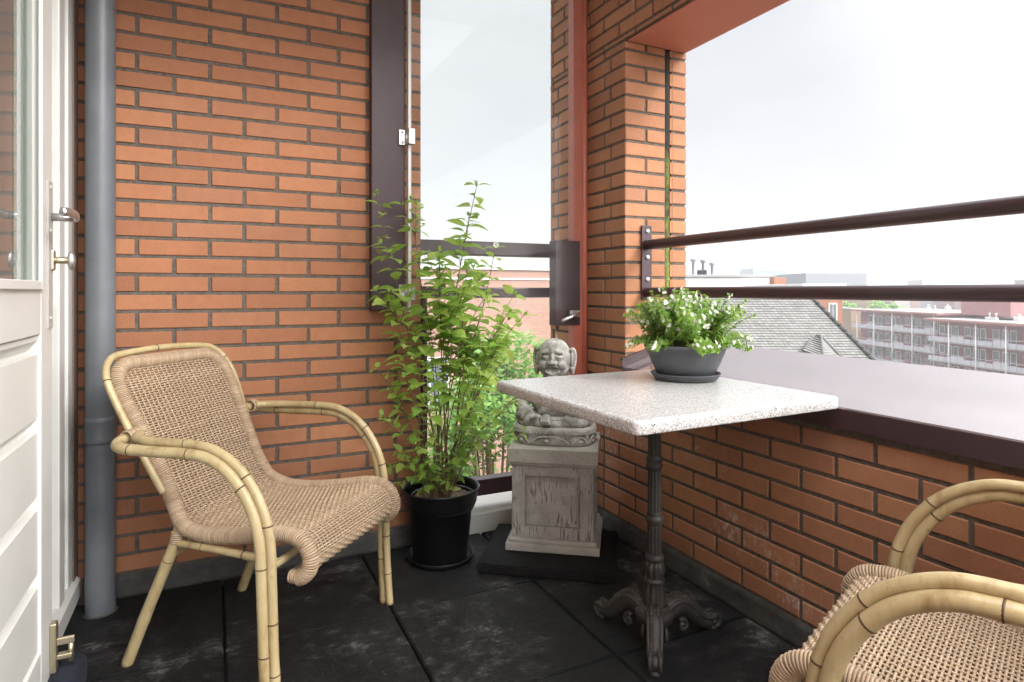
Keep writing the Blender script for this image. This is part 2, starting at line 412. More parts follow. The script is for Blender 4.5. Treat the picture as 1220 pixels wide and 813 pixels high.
mb.box((WR+.005, YS, LT+.002), (1.832, YO-.004, CEIL), 1)
loc(mb.build('brickwork', [M_brick_par, M_mortar]), w2)
mb = MB()
mb.bbox((WR+.012, YS, LT-.006), (1.828, PIER-.002, LT+.0015), .002)
loc(mb.build('soffit', M_soffit), w2)
# mossy joint in the pier reveal
m, g = base('mossy_joint', 1, .1); 
co = g.coords(); zz = g.n('SeparateXYZ'); g.l(co, zz.inputs[0])
mo = g.math('MULTIPLY', g.ramp(zz.outputs[2], [(.55,(1,1,1)),(.9,(0,0,0))]), 1)
k1 = g.math('MULTIPLY', g.ramp(g.math('ADD', g.math('MULTIPLY', zz.outputs[2], -.5), g.math('ADD', g.noise(co, 7, 4, .7), .72)), [(.45,(0,0,0)),(.62,(1,1,1))]), 1)
g.l(g.mix(k1, (.05,.05,.045), g.ramp(g.noise(co, 60, 3), [(.3,(.10,.13,.025)),(.7,(.24,.27,.08))])), g.b.inputs['Base Color']); g.bump(g.noise(co, 90, 4), .004)
mb = MB(); n = 80; vs = []; fs = []
for i in range(n+1):
    z = .79+(LT-.012-.79)*i/n
    for k, (dx, dy) in enumerate(((-.006, .026), (.0, .008), (.014, .003), (.029, .008), (.034, .026))):
        vs.append((1.7285-.003+dx*1.0, PIER+dy+.005*noise.noise(Vector((k*3.1, i*.45, 1))), z))
for i in range(n):
    for k in range(4): fs.append((i*5+k, i*5+k+1, (i+1)*5+k+1, (i+1)*5+k))
loc(mb.add(vs, fs, 0, True).build('expansion_joint', m), w2)
loc(flashing((WR, YS, 0), (WR, YO-.3, 0), -X_).build('flashing', M_flash), w2)
# coated sloping cap of the parapet, tilted up towards the outside
x0, z0, x1, z1 = 1.497, .712, 1.85, .806
mb = MB(); ny = 40; vs = []; fs = []
prof = [(WR-.002, PT), (x0, PT-.002), (x0-.001, z0-.004), (x0+.003, z0), (x0+(x1-x0)*.33, z0+(z1-z0)*.33), (x0+(x1-x0)*.66, z0+(z1-z0)*.66), (x1-.004, z1), (x1, z1-.004), (x1, z1-.06), (x1-.008, z1-.06)]
for i in range(ny+1):
    y = YS+(PIER-.004-YS)*i/ny
    for k, (x, z) in enumerate(prof):
        dz = .0012*noise.noise(Vector((y*1.7, k*.8, 3))) if 3 < k < 7 else 0
        vs.append((x, y, z+dz))
q = len(prof)
for i in range(ny):
    for k in range(q-1): fs.append((i*q+k, i*q+k+1, (i+1)*q+k+1, (i+1)*q+k))
mb.add(vs, fs, 0, False)
for i in range(len(mb.m)): mb.m[i] = 1 if i % (q-1) in (0, 1) else 0
cap = loc(mb.build('parapet_cap', [M_maroon_gloss, M_maroon]), w2)
mb = MB()      # turned-up end of the cap against the pier
T = Vector((x1-x0, 0, z1-z0)).normalized(); Nn = Vector((-T.z, 0, T.x))
p0 = Vector((x0, PIER-.005, z0)); p1 = Vector((x1, PIER-.005, z1))
for (a, b, h, t) in ((p0, p1, .034, .004), (p0+Nn*.030, p1+Nn*.030, .006, .016)):
    mb.add([a-Y_*t, b-Y_*t, b-Y_*t+Nn*h, a-Y_*t+Nn*h, a, b, b+Nn*h, a+Nn*h], [(0,1,2,3),(4,7,6,5),(0,4,5,1),(3,2,6,7),(0,3,7,4),(1,5,6,2)])
loc(mb.build('cap_upstand', M_plank), w2)

# ceiling, facade, floor
def struct(o): o['kind'] = 'structure'; return o
mb = MB(); mb.box((FX-.3, 1.0, CEIL+.002), (1.9, 2.8, CEIL+.24)); struct(mb.build('ceiling', M_ceiling))
w3 = thing('facade_wall', 'orange brick house front beyond the near edge of the white door', 'wall', (FX, 0, 0))
mb = MB(); Of = Vector((FX,0,0))
brick_rows(mb, Of, Y_, X_, YS, .86, 0, CEIL, .1, par=1)
brick_rows(mb, Of, Y_, X_, .86, WL-.002, 2.34, CEIL, .1, par=1)
mb.box((FX-.2, YS, 0), (FX-.005, .855, CEIL), 1); mb.box((FX-.2, .855, 2.34), (FX-.005, WL-.006, CEIL), 1)
loc(mb.build('brickwork', [M_brick, M_mortar]), w3)
# dark room behind the door
mb = MB(); mb.box((-1.6, .5, -.02), (-1.55, WL+.2, 2.5)); mb.box((-1.55, WL+.12, -.02), (-.66, WL+.17, 2.5)); mb.box((-1.55,.5,-.02),(-.66,.53,2.5)); mb.box((-1.55,.5,2.45),(-.66,WL+.2,2.5)); mb.box((-1.55,.5,-.02),(-.66,WL+.2,.02))
struct(mb.build('room_interior', mat('grey_room_wall', (.25,.24,.22), .9)))

mb = MB(); gap = .0035
mb.box((FX-.1, YS, -.158), (WR+.004, WL+.004, -.034), 1)
xs = [-.48+.5*i-.0 for i in range(5)]; xs = [-.47, .025, .512, 1.012, WR-.004]
ys = [-1.563+.5*i for i in range(9)]
for i in range(len(xs)-1):
    for j in range(len(ys)-1):
        dz = random.uniform(-.0018, .0018); t1, t2 = random.uniform(-.0015,.0015), random.uniform(-.0015,.0015)
        a, b, c_, d = xs[i]+gap, xs[i+1]-gap, ys[j]+gap, min(ys[j+1], WL-.002)-gap
        if i == 0: a = FX-.05
        bm = bmesh.new(); bmesh.ops.create_cube(bm, size=1)
        for v in bm.verts:
            v.co = Vector((a+(v.co.x+.5)*(b-a), c_+(v.co.y+.5)*(d-c_), -.034 if v.co.z < 0 else dz+t1*v.co.x+t2*v.co.y))
        bmesh.ops.bevel(bm, geom=[e for e in bm.edges if all(v.co.z > -.02 for v in e.verts)], offset=.004, segments=2, affect='EDGES')
        mb.from_bm(bm, 0)
struct(mb.build('balcony_floor', [M_tile, M_dark]))
# threshold kerb below the narrow opening and the slab edge outside
mb = MB(); mb.bbox((XE-.0, WL-.012, -.03), (WR-.003, WL+.30, .080), .004)
ck = mb.build('concrete_kerb', M_concrete); tag(ck, 'pale concrete kerb under the narrow glazed opening, behind the black pot', 'kerb')
mb = MB(); mb.bbox((XE+.02, WL+.30, -.16), (WR+.3, WL+.46, -.02), .01)
tag(mb.build('concrete_ledge', M_concrete), 'low pale concrete ledge outside the bottom rail', 'ledge')
# ------------------------------------------------------------------ door side
def root_build(root, name, mb, mats): return loc(mb.build(name, mats), root)
def screw(mb, c, r=.005, axis='y', mi=0, sgn=-1):
    Q = {'y': Matrix.Rotation(PI/2, 4, 'X'), 'x': Matrix.Rotation(PI/2, 4, 'Y')}[axis]
    M = Matrix.Translation(c) @ Q
    mb.lathe([(0,.0035),(r*.6,.0032),(r,.0015),(r,-.004),(0,-.004)], n=12, mi=mi, M=M if sgn > 0 else Matrix.Translation(c) @ Q @ Matrix.Rotation(PI,4,'X'))
# fixed frame
fr = thing('door_frame', 'grey white timber door frame beside the grey drainpipe', 'door frame', (-.44, 2.1, 0))
mb = MB()
FXf = -.402
mb.bbox((-.50, 2.165, .10), (FXf, 2.235, 2.3), .004); mb.bbox((-.50, 2.237, .10), (FXf-.012, 2.29, 2.3), .004); mb.bbox((-.50, 2.292, .10), (FXf-.002, 2.35, 2.3), .004)
mb.bbox((-.50, .90, 2.302), (FXf, 2.35, 2.345), .004)
mb.bbox((-.50, .862, .10), (FXf, .90, 2.345), .004)
root_build(fr, 'frame', mb, M_frame)
mb = MB(); mb.bbox((-.47, 2.352, .05), (FXf+.002, WL-.006, 2.36), .003); root_build(fr, 'cover_strip', mb, mat('brown_grey_strip', (.16,.12,.10), .6))
mb = MB(); mb.prism([(-.60,.12),(FXf-.006,.112),(FXf+.012,.094),(FXf+.012,.04),(-.60,.04)], .90, 2.40); root_build(fr, 'threshold', mb, M_frame)
mb = MB(); mb.bbox((-.475, 1.80, .985), (FXf-.014, 2.163, 1.03), .003); root_build(fr, 'middle_rail', mb, M_frame)
mb = MB(); mb.box((-.462, 1.80, 1.032), (-.455, 2.163, 2.3)); root_build(fr, 'pale_panel', mb, mat('pale_grey_panel', (.50,.51,.50), .35))
mb = MB()
for y in (1.98, 2.02, 2.09, 2.125): mb.bbox((-.454, y, 1.035), (-.440, y+.014, 2.3), .002)
root_build(fr, 'panel_trim', mb, M_frame)
mb = MB(); mb.box((-.47, 1.78, .118), (-.46, 2.163, .983)); root_build(fr, 'shade_sheet', mb, mat('door_gap_shade', (.006,.006,.006), .25))  # black sheet standing in for the shade inside the door gap
# door leaf
DX0, DX1, DE = -.414, -.36, 1.857
dr = thing('door', 'white panelled door with glazed upper half, standing slightly open at the left edge', 'door', (DX0, .95, 0))
mb = MB()
GB = 1.035   # bottom of glazing
mb.bbox((DX0, DE-.105, .085), (DX1, DE, 2.28), .003)                      # lock stile
mb.bbox((DX0, .95, .085), (DX1, 1.05, 2.28), .003)
mb.bbox((DX0, 1.05, GB-.115), (DX1-.0005, DE-.105, GB), .003)           # middle rail
mb.bbox((DX0, 1.05, 2.17), (DX1-.0005, DE-.105, 2.28), .003)
mb.bbox((DX0, 1.05, .085), (DX1-.0005, DE-.105, .19), .003)
mb.bbox((DX1-.001, DE-.128, GB-.012), (DX1+.007, DE-.104, 2.17), .002); mb.bbox((DX1-.001, 1.05, GB-.012), (DX1+.007, DE-.128, GB+.008), .002)   # glazing bead
root_build(dr, 'stiles_and_rails', mb, M_white)
mb = MB(); z = .165
while z < GB-.13:
    z2 = min(z+.178, GB-.115)
    mb.prism([(DX0+.01, z), (DX1-.022, z), (DX1-.026, z+.006), (DX1-.006, z+.030), (DX1-.006, z2-.002), (DX1-.024, z2), (DX0+.01, z2)], 1.05, DE-.105)
    z += .178
root_build(dr, 'grooved_boards', mb, M_white)
mb = MB(); mb.box((DX0+.034, 1.05, GB), (DX1-.0165, DE-.105, 2.17)); root_build(dr, 'glass_pane', mb, M_glass_d)
mb = MB(); mb.box((DX0+.014, DE-.150, GB), (DX0+.03, DE-.118, 2.17)); root_build(dr, 'spacer_strip', mb, mat('perforated_spacer', (.45,.46,.44), .4, bump=(200,.003)))
mb = MB(); mb.bbox((DX1, DE-.050, .93), (DX1+.003, DE-.006, 1.285), .001)
for z in (1.27, 1.165, .955): screw(mb, (DX1+.003, DE-.030, z), .005, 'x', 0, 1)
root_build(dr, 'lock_plate', mb, mat('dull_silver_plate', (.42,.41,.38), .45))
mb = MB(); mb.tube([(DX1, DE-.016, 1.2), (DX1+.052, DE-.016, 1.2)], .010, 14)
mb.tube(smoothpath([(DX1+.050, DE-.008, 1.2), (DX1+.056, DE-.05, 1.203), (DX1+.054, DE-.10, 1.204), (DX1+.045, DE-.13, 1.202)], 5), .0105, 12, flat=.75)
root_build(dr, 'lever_handle', mb, M_alu)
mb = MB(); mb.tube([(DX1, DE-.016, 1.095), (DX1+.034, DE-.016, 1.095)], .008, 14, mi=1)
mb.bbox((DX1, DE-.028, 1.07), (DX1+.009, DE-.004, 1.12), .004, 1)
mb.ball((DX1+.042, DE-.016, 1.095), (.009, .013, .024)); root_build(dr, 'thumb_turn', mb, [M_alu, M_brass])
mb = MB(); mb.bbox((DX1, DE-.03, .095), (DX1+.014, DE-.004, .215), .003); mb.bbox((DX1+.014, DE-.028, .125), (DX1+.045, DE-.010, .137), .002)
mb.bbox((DX1+.014, DE-.028, .16), (DX1+.05, DE-.02, .178), .002); mb.tube([(DX1+.042, DE-.02, .115), (DX1+.042, DE-.02, .165)], .006, 10)
root_build(dr, 'door_catch', mb, M_brass)
# curtain inside, seen through the glass
mb = MB(); vs = []; fs = []
for i in range(61):
    y = .6+1.2*i/60
    for z in (.3, 2.4): vs.append((-.66+.022*math.sin(i*1.25)+.01*math.sin(i*.5), y, z))
for i in range(60): fs.append((2*i, 2*i+2, 2*i+3, 2*i+1))
cu = mb.add(vs, fs, 0, True).build('curtain', mat('grey_curtain', (.20,.19,.17), .9)); cu.modifiers.new('t', 'SOLIDIFY').thickness = .003
tag(cu, 'grey curtain hanging behind the glass of the white door', 'curtain')

# drainpipe
dp = thing('drainpipe', 'thick grey plastic drainpipe running down the corner beside the door frame', 'pipe', (-.328, 2.342, 0))
mb = MB(); mb.lathe([(.05,-.03),(.05,.575),(.0495,.576)], n=40); mb.lathe([(.0505,.60),(.0505,CEIL)], n=40); root_build(dp, 'pipe', mb, M_pipe) if False else None
mb2 = MB(); mb2.lathe([(.042,-.033),(.042,.60)], (-.328,2.342,0), 40); mb2.lathe([(.0415,.55),(.0415,CEIL)], (-.328,2.342,0), 40); root_build(dp, 'pipe', mb2, M_pipe)
mb = MB(); mb.lathe([(.0425,.538),(.0448,.540),(.0450,.552),(.0443,.556),(.0443,.605),(.0452,.608),(.0452,.618),(.0415,.622)], (-.328,2.342,0), 40); root_build(dp, 'collar', mb, M_pipe)
mb = MB(); mb.lathe([(.0422,-.03),(.050,-.002),(.047,.003),(.0423,.005)], (-.328,2.342,0), 30); root_build(dp, 'floor_gasket', mb, M_flash)
# navy bag by the door
mb = MB(); bm = bmesh.new(); bmesh.ops.create_icosphere(bm, subdivisions=4, radius=1)
for v in bm.verts:
    p = v.co.copy(); n = noise.noise(p*1.6)*.22+noise.noise(p*5)*.06
    p = Vector((p.x*.045, p.y*.12, p.z*.055))*(1+n); p.z = max(p.z, -.045); v.co = p
mb.from_bm(bm, 0, True, Matrix.Translation((-.330, 1.84, .046)))
tag(mb.build('cloth_bag', M_navy), 'small navy cloth bag slumped on the floor under the door catch', 'bag')

# ------------------------------------------------------------------ corner opening: post, railing, glass screen
PX = at(680,347,2.74).x
mb = MB()
cp = thing('corner_post', 'salmon red steel post in the corner between the two brick walls', 'post', (1.46, 2.38, 0))
mb.bbox((1.440, 2.368, .0), (1.488, 2.415, CEIL), .003); root_build(cp, 'post', mb, M_salmon)
mb = MB(); mb.tube([(1.498, 2.374, 0), (1.498, 2.374, CEIL)], .0155, 20); root_build(cp, 'round_edge', mb, M_salmon)
rb = thing('balcony_railing', 'dark maroon railing across the narrow corner opening, behind the hinged glass screen', 'railing', (1.1, 2.55, 0))
mb = MB(); mb.bbox((XE-.0, 2.50, 1.175), (WR-.004, 2.56, 1.238), .006); root_build(rb, 'top_rail', mb, M_maroon)
mb = MB(); mb.bbox((XE-.0, 2.50, .990), (WR-.004, 2.56, 1.036), .006); root_build(rb, 'middle_rail', mb, M_maroon)
mb = MB(); mb.bbox((XE+.002, 2.44, .085), (XE+.026, 2.499, 1.04), .003); root_build(rb, 'side_post', mb, M_maroon)
mb = MB(); mb.bbox((XE+.027, 2.47, .135), (WR-.004, 2.53, .205), .004); root_build(rb, 'bottom_rail', mb, M_maroon)
mb = MB(); mb.box((XE+.026, 2.512, .205), (WR-.006, 2.520, .992)); root_build(rb, 'infill_glass', mb, M_glass)
gs = thing('glass_screen', 'clear glass wind screen hinged on a dark maroon board beside the potted shrub', 'glass screen', (.62, 2.4, .94))
mb = MB(); mb.bbox((.545, 2.392, .944), (.678, WL-.001, CEIL), .003); root_build(gs, 'mounting_board', mb, M_plank)
mb = MB(); mb.bbox((.684, 2.368, .938), (.697, 2.392, CEIL-.01), .002); root_build(gs, 'edge_profile', mb, M_alu if False else mat('pale_aluminium_profile', (.72,.72,.70), .35))
mb = MB(); mb.box((.690, 2.352, .938), (1.487, 2.360, CEIL-.01)); root_build(gs, 'glass_pane', mb, M_glass)
for z in (1.625, 1.015):
    mb = MB(); mb.bbox((.652, 2.384, z-.03), (.680, 2.391, z+.03), .001); mb.tube([(.681, 2.383, z-.032), (.681, 2.383, z+.032)], .006, 10); mb.bbox((.682, 2.3835, z-.03), (.706, 2.3475, z+.03), .001)
    for dz in (-.02, .02): screw(mb, (.665, 2.383, z+dz), .004)
    root_build(gs, 'hinge', mb, M_alu)
lb = thing('latch_board', 'short dark maroon board with a small aluminium latch handle, fixed on the salmon post', 'latch', (1.42, 2.36, 1))
mb = MB(); mb.bbox((1.345, 2.363, .868), (1.466, 2.3675+.0, 1.243), .001) if False else mb.bbox((1.345, 2.3625, .868), (1.470, 2.3672, 1.243), .001)
mb.bbox((1.345, 2.3672, .868), (1.415, 2.42, 1.243), .002); root_build(lb, 'board', mb, M_plank)
mb = MB(); mb.bbox((1.405, 2.338, .905), (1.455, 2.3615, .935), .002); mb.tube([(1.445, 2.334, .922), (1.425, 2.318, .918), (1.345, 2.300, .893)], [.007,.008,.007], 10)
screw(mb, (1.448, 2.337, .930), .004); root_build(lb, 'latch_handle', mb, M_alu)
mb = MB(); mb.tube([(1.372, 2.40, .55), (1.372, 2.40, .868)], .003, 6); root_build(lb, 'latch_rod', mb, M_alu)

# right hand railing of the wide opening
rr = thing('opening_railing', 'pair of round dark maroon rails across the wide opening above the parapet', 'railing', (1.615, PIER, 1.1))
for z in (1.212, 1.015):
    mb = MB(); mb.tube([(1.615, PIER-.012, z), (1.615, YS, z)], .0205, 20); root_build(rr, 'rail', mb, M_maroon)
mb = MB(); mb.bbox((1.592, PIER-.011, .985), (1.642, PIER-.003, 1.292), .001); root_build(rr, 'mounting_plate', mb, M_maroon)
for z in (1.268, 1.160, 1.068):
    mb = MB(); screw(mb, (1.619, PIER-.012, z), .009); root_build(rr, 'screw', mb, M_screw)

# ------------------------------------------------------------------ wicker chair
def resample(pts, step):
    P = [Vector(p) for p in pts]; d = [0]
    for i in range(1, len(P)): d.append(d[-1]+(P[i]-P[i-1]).length)
    n = max(2, int(d[-1]/step)); out = []; j = 0
    for i in range(n+1):
        t = d[-1]*i/n
        while j < len(P)-2 and d[j+1] < t: j += 1
        k = (t-d[j])/max(1e-9, d[j+1]-d[j]); out.append(P[j].lerp(P[j+1], min(1, max(0, k))))
    return out
# profile in (f, z): from the top of the back to the lip under the seat front
prof = [(-.332,.812),(-.305,.762),(-.245,.655),(-.185,.545),(-.140,.460),(-.108,.412),(-.060,.386),(0,.380),(.08,.386),(.16,.398),(.225,.410),(.272,.411),(.308,.399),(.328,.368),(.326,.336),(.304,.312),(.274,.310)]
P2 = resample(smoothpath([(0,)+p for p in prof], 8), .004)
LEN = .004*0
acc = [0]
for i in range(1, len(P2)): acc.append(acc[-1]+(P2[i]-P2[i-1]).length)
LEN = acc[-1]
def prof_at(v):
    v = max(0, min(LEN, v)); x = v/LEN*(len(P2)-1); i = min(int(x), len(P2)-2); k = x-i
    p = P2[i].lerp(P2[i+1], k); t = (P2[min(i+2, len(P2)-1)]-P2[max(i-1, 0)]).normalized()
    return p, Vector((0, t.z, -t.y))     # normal towards the sitter (up/front)
WKEY = [(0,.205),(.10,.203),(.22,.190),(.36,.178),(.43,.182),(.52,.205),(.62,.214),(.75,.218),(1.2,.218)]
def hw(v):
    w = WKEY[-1][1]
    for (a, b), (c, d) in zip(WKEY, WKEY[1:]):
        if a <= v <= c: t = (v-a)/(c-a); t = t*t*(3-2*t); w = b+(d-b)*t; break
    r = .07
    if v < r: w = w-r+math.sqrt(max(0, r*r-(r-v)**2))
    return w
def surf(s, v):
    """s in -1..1"""
    p, n = prof_at(v); w = hw(v)
    sag = .005*(1-s*s)*math.sin(PI*min(1, max(0, (v-.35)/.55)))+.008*(1-s*s)*math.sin(PI*min(1, v/.45))
    return Vector((s*w, p.y, p.z)) - n*sag, n
def make_chair(label):
    t = thing('cane_armchair', label, 'chair', group='cane armchairs with woven seats')
    rnd = random.Random(3)
    # woven seat and back
    wv = MB(); pitch = .0150; step = .0077; v = .014; i = 0
    while v < LEN-.006:
        w = hw(v); nk = max(2, int(2*w/pitch)); pts = []
        k0 = -int(w/pitch); k1 = -k0
        q = []
        for k in range(k0*2, k1*2+1):
            x = k*pitch/2
            am = .0030*math.sin(PI*(k/2)+PI/2)*(1 if i % 2 else -1)
            p, n = surf(max(-1, min(1, x/w)), v+rnd.uniform(-.0003,.0003)); q.append(p+n*am)
        pe, n = surf(-1, v); pf, n2 = surf(1, v)
        wv.tube([pe]+q+[pf], .0029, 4, 0, caps=False)
        v += step; i += 1
    k1 = int(.236/pitch)
    for k in range(-k1, k1+1):
        x = k*pitch; path = []; vv = .004
        while vv < LEN:
            if hw(vv) > abs(x): p, n = surf(x/hw(vv), vv); path.append(p)
            elif path and vv > .1:
                wv.tube(path, .0027, 4, 0, caps=False) if len(path) > 2 else None; path = []
            vv += .012
        if len(path) > 2: wv.tube(path, .0027, 4, 0, caps=False)
    wv.build('woven_seat', M_wick, t, fix=False)
    # wrapped border
    bd = MB(); path = []
    vs_ = [LEN*(1-j/90) for j in range(91)]
    fine = [x for x in vs_ if x > .075]+[.072*(1-j/14)**1.6 for j in range(14)]+[.0]
    left = [surf(-1, x)[0] for x in fine]
    right = [surf(1, x)[0] for x in reversed(fine)]
    mid = [surf(-1+2*j/20, 0)[0] for j in range(1, 20)]
    path = resample(left+mid+right, .0056)
    N = len(path)
    for i, p in enumerate(path):
        tg = (path[min(i+1, N-1)]-path[max(i-1, 0)]).normalized()
        # taper at the ends of the lip
        rad = .0180 if min(i, N-1-i) > 3 else .0145
        a = tg.orthogonal().normalized(); b = tg.cross(a)
        ring = []
        for k in range(14):
            th = 2*PI*k/14
            ring.append(p+(a*math.cos(th)+b*math.sin(th))*(rad+rnd.uniform(-.0004,.0004))+tg*(.0035*(k/14-.5)))
        bd.tube(ring, .0031, 5, 0, closed=True, smooth=True)
    bd.tube(path, .0160, 10, 0)
    # front lip roll
    for j in range(0, 78):
        x = -.985+1.97*j/77; p, n = surf(x, LEN); tg = Vector((1,0,0)); ring = []
        for k in range(10):
            th = 2*PI*k/10; ring.append(p+Vector((.001, math.cos(th)*.011, math.sin(th)*.011)))
        bd.tube(ring, .0029, 4, 0, closed=True)
    bd.build('wrapped_border', M_wick, t, fix=False)
    def cane(name, pts, r, nodes, per=8, r2=None):
        P = smoothpath(pts, per); mb = MB(); n = len(P)
        ac = [0]
        for i in range(1, n): ac.append(ac[-1]+(P[i]-P[i-1]).length)
        L = ac[-1]; rr = []
        for a in ac:
            k = r+((r2 or r)-r)*a/L
            for nd in nodes: k += .0010*math.exp(-((a-nd*L)/.006)**2)
            rr.append(k)
        mb.tube(P, rr, 16)
        ob = mb.build(name, [M_cane, M_node], t)
        # dark joints as thin rings on the same mesh
        m2 = MB()
        for nd in nodes:
            tt = nd*L
            for i in range(n-1):
                if ac[i] <= tt <= ac[i+1]:
                    k = (tt-ac[i])/max(1e-9, ac[i+1]-ac[i]); p = P[i].lerp(P[i+1], k); tg = (P[i+1]-P[i]).normalized()
                    tg = (tg+Vector((rnd.uniform(-.1,.1), rnd.uniform(-.1,.1), rnd.uniform(-.1,.1)))).normalized()
                    m2.tube([p-tg*.0017, p, p+tg*.0017], [r+.0009, r+.0015, r+.0009], 16, 1); break
        if m2.v:
            me = ob.data; bm = bmesh.new(); bm.from_mesh(me); b0 = len(bm.verts)
            vs = [bm.verts.new(p) for p in m2.v]
            for f in m2.f:
                try: ff = bm.faces.new([vs[i] for i in f]); ff.material_index = 1; ff.smooth = True
                except ValueError: pass
            bm.to_mesh(me); bm.free()
        return ob
    for s in (-1, 1):
        cane('arm_cane', [(s*.222,-.225,.628),(s*.262,-.232,.618),(s*.288,-.195,.611),(s*.291,-.10,.611),(s*.291,.02,.613),(s*.291,.09,.606),(s*.291,.158,.569),(s*.291,.212,.50),(s*.290,.238,.42),(s*.289,.244,.31),(s*.289,.250,.14),(s*.289,.256,.0)], .0145, (.12,.30,.47,.66,.86))
        main = [(s*.288,-.195,.611),(s*.291,-.10,.611),(s*.291,.02,.613),(s*.291,.09,.606),(s*.291,.158,.569),(s*.291,.212,.50),(s*.290,.238,.42),(s*.289,.244,.31),(s*.289,.250,.14),(s*.289,.256,.0)]
        out = [(s*.228,-.196,.634),(s*.258,-.175,.632)]
        for i_ in range(1, len(main)):
            a_ = Vector(main[max(i_-1,0)]); b_ = Vector(main[min(i_+1, len(main)-1)]); d_ = b_-a_; nn_ = Vector((0, -d_.z, d_.y)).normalized()
            p_ = Vector(main[i_])+nn_*.0215; k_ = min(1, i_/3); p_.x = s*(.276+.005*k_); out.append(tuple(p_))
        out[-1] = (out[-1][0], out[-1][1]+.004, 0.0)
        cane('arm_cane', out, .0115, (.22,.42,.55,.78,.90))
        cane('rear_leg', [(s*.200,-.092,.385),(s*.203,-.095,.36),(s*.210,-.118,.30),(s*.217,-.185,.15),(s*.222,-.250,.0)], .0145, (.22,.66), r2=.0155)
        # wrapped bindings where the arms meet the back and the leg meets the seat
        mb = MB()
        for j in range(7):
            c = Vector((s*(.222+.0045*j), -.214-.001*j, .630-.0006*j)); ring = [c+Vector((0, .020*math.cos(2*PI*k/12), .019*math.sin(2*PI*k/12))) for k in range(12)]
            mb.tube(ring, .003, 5, 0, closed=True)
        mb.build('binding', M_wick, t, fix=False); mb = MB()
        for j in range(6):
            c = Vector((s*.203, -.090-.001*j, .375-.0055*j)); ring = [c+Vector((.017*math.cos(2*PI*k/12), .017*math.sin(2*PI*k/12), 0)) for k in range(12)]
            mb.tube(ring, .003, 5, 0, closed=True)
        mb.build('binding', M_wick, t, fix=False)
        cane('seat_rail', [(s*.205,-.10,.345),(s*.225,.05,.352),(s*.243,.25,.352)], .010, (.3,.7))
    # outline pole behind the back
    pl = [(-.196,-.150,.47),(-.208,-.205,.565),(-.222,-.250,.655),(-.231,-.290,.735),(-.226,-.318,.785),(-.200,-.340,.822),(-.150,-.351,.838),(0,-.356,.845),(.150,-.351,.838),(.200,-.340,.822),(.226,-.318,.785),(.231,-.290,.735),(.222,-.250,.655),(.208,-.205,.565),(.196,-.150,.47)]
    cane('back_pole', pl, .0098, (.12,.30,.52,.72,.88))
    cane('stretcher', [(-.207,-.112,.315),(0,-.118,.318),(.207,-.112,.315)], .0125, (.3,.72))
    cane('stretcher', [(-.262,.245,.345),(0,.245,.348),(.262,.245,.345)], .010, (.3,.72))
    return t
def dup(root):
    r = root.copy(); C.objects.link(r)
    for ch in list(root.children):
        c = ch.copy(); C.objects.link(c); c.parent = r
    return r
ch = make_chair('whole cane armchair with woven seat standing against the brick wall beside the drainpipe')
ch.location = (.117, 1.975, 0); ch.rotation_euler = (0, 0, math.atan2(-.739, -.674))
ch2 = dup(ch); ch2['label'] = 'cane armchair in the right foreground, cut off by the edge of the photo'
ch2.location = (1.188, .522, 0); ch2.rotation_euler = (0, 0, R(22))

# ------------------------------------------------------------------ table
TZ = .74; TC = Vector((1.147, 1.440, 0)); TR = R(2.1)
tb = thing('bistro_table', 'square speckled stone table on an ornate black iron pedestal beside the parapet', 'table', TC, TR)
CO = (.018,.019)
def rsq(h, r, z, n=7):
    """rounded square outline"""
    r = max(r, .001); out = []
    for cx, cy, a0 in ((h-r,h-r,0),(-h+r,h-r,PI/2),(-h+r,-h+r,PI),(h-r,-h+r,3*PI/2)):
        for k in range(n+1): a = a0+PI/2*k/n; out.append((cx+r*math.cos(a), cy+r*math.sin(a), z))
    return out
mb = MB(); rings = []; HS = .345
for k in range(7): a = PI/2*k/6; rings.append(rsq(HS-.010*(1-math.sin(a)), .020-.010*(1-math.sin(a)), TZ-.010*(1-math.cos(a))))
rings += [rsq(HS, .020, TZ-.029), rsq(HS-.001, .019, TZ-.0315), rsq(HS-.004, .016, TZ-.033)]
n = len(rings[0]); vs = [p for r_ in rings for p in r_]; fs = [tuple(range(n)), tuple(range(len(vs)-1, len(vs)-n-1, -1))]
for i in range(len(rings)-1):
    for k in range(n): l = (k+1) % n; fs.append((i*n+k, i*n+l, (i+1)*n+l, (i+1)*n+k))
mb.add(vs, fs[:2], 0, False); mb.add(vs, fs[2:], 0, True); mb.build('tabletop', M_gran, tb, fix=True)
mb = MB()
for a in (0, PI/2):
    M = Matrix.Rotation(a+PI/4, 4, 'Z'); mb.bbox((-.26, -.016, TZ-.042), (.26, .016, TZ-.0335), .002, 0, M)
mb.lathe([(.05,TZ-.043),(.05,TZ-.055),(.024,TZ-.075),(.018,TZ-.09)], n=24); mb.build('support_cross', M_iron, tb)
def shift(o, k=1.0):
    o.data.transform(Matrix.Translation((CO[0],CO[1],0)) @ Matrix.Diagonal((k,k,1,1))); return o
mb = MB()
fl = [(.0185,.30),(.0175,.36)]
mb.lathe([(.0205,.372),(.0190,.50)], n=60, flute=12, fr=.16); mb.lathe([(.0195,.535),(.0175,TZ-.075)], n=60, flute=12, fr=.16)
mb.lathe([(.0190,.495),(.024,.503),(.025,.512),(.021,.518),(.0245,.524),(.0235,.533),(.019,.54)], n=36)
mb.lathe([(.021,.245),(.0205,.345)], n=60, flute=12, fr=.16)
mb.lathe([(.021,.338),(.024,.342),(.027,.350),(.0265,.358),(.021,.363),(.023,.368),(.0205,.375)], n=36)
mb.lathe([(.021,.228),(.026,.232),(.0275,.238),(.026,.246),(.021,.25)], n=36)
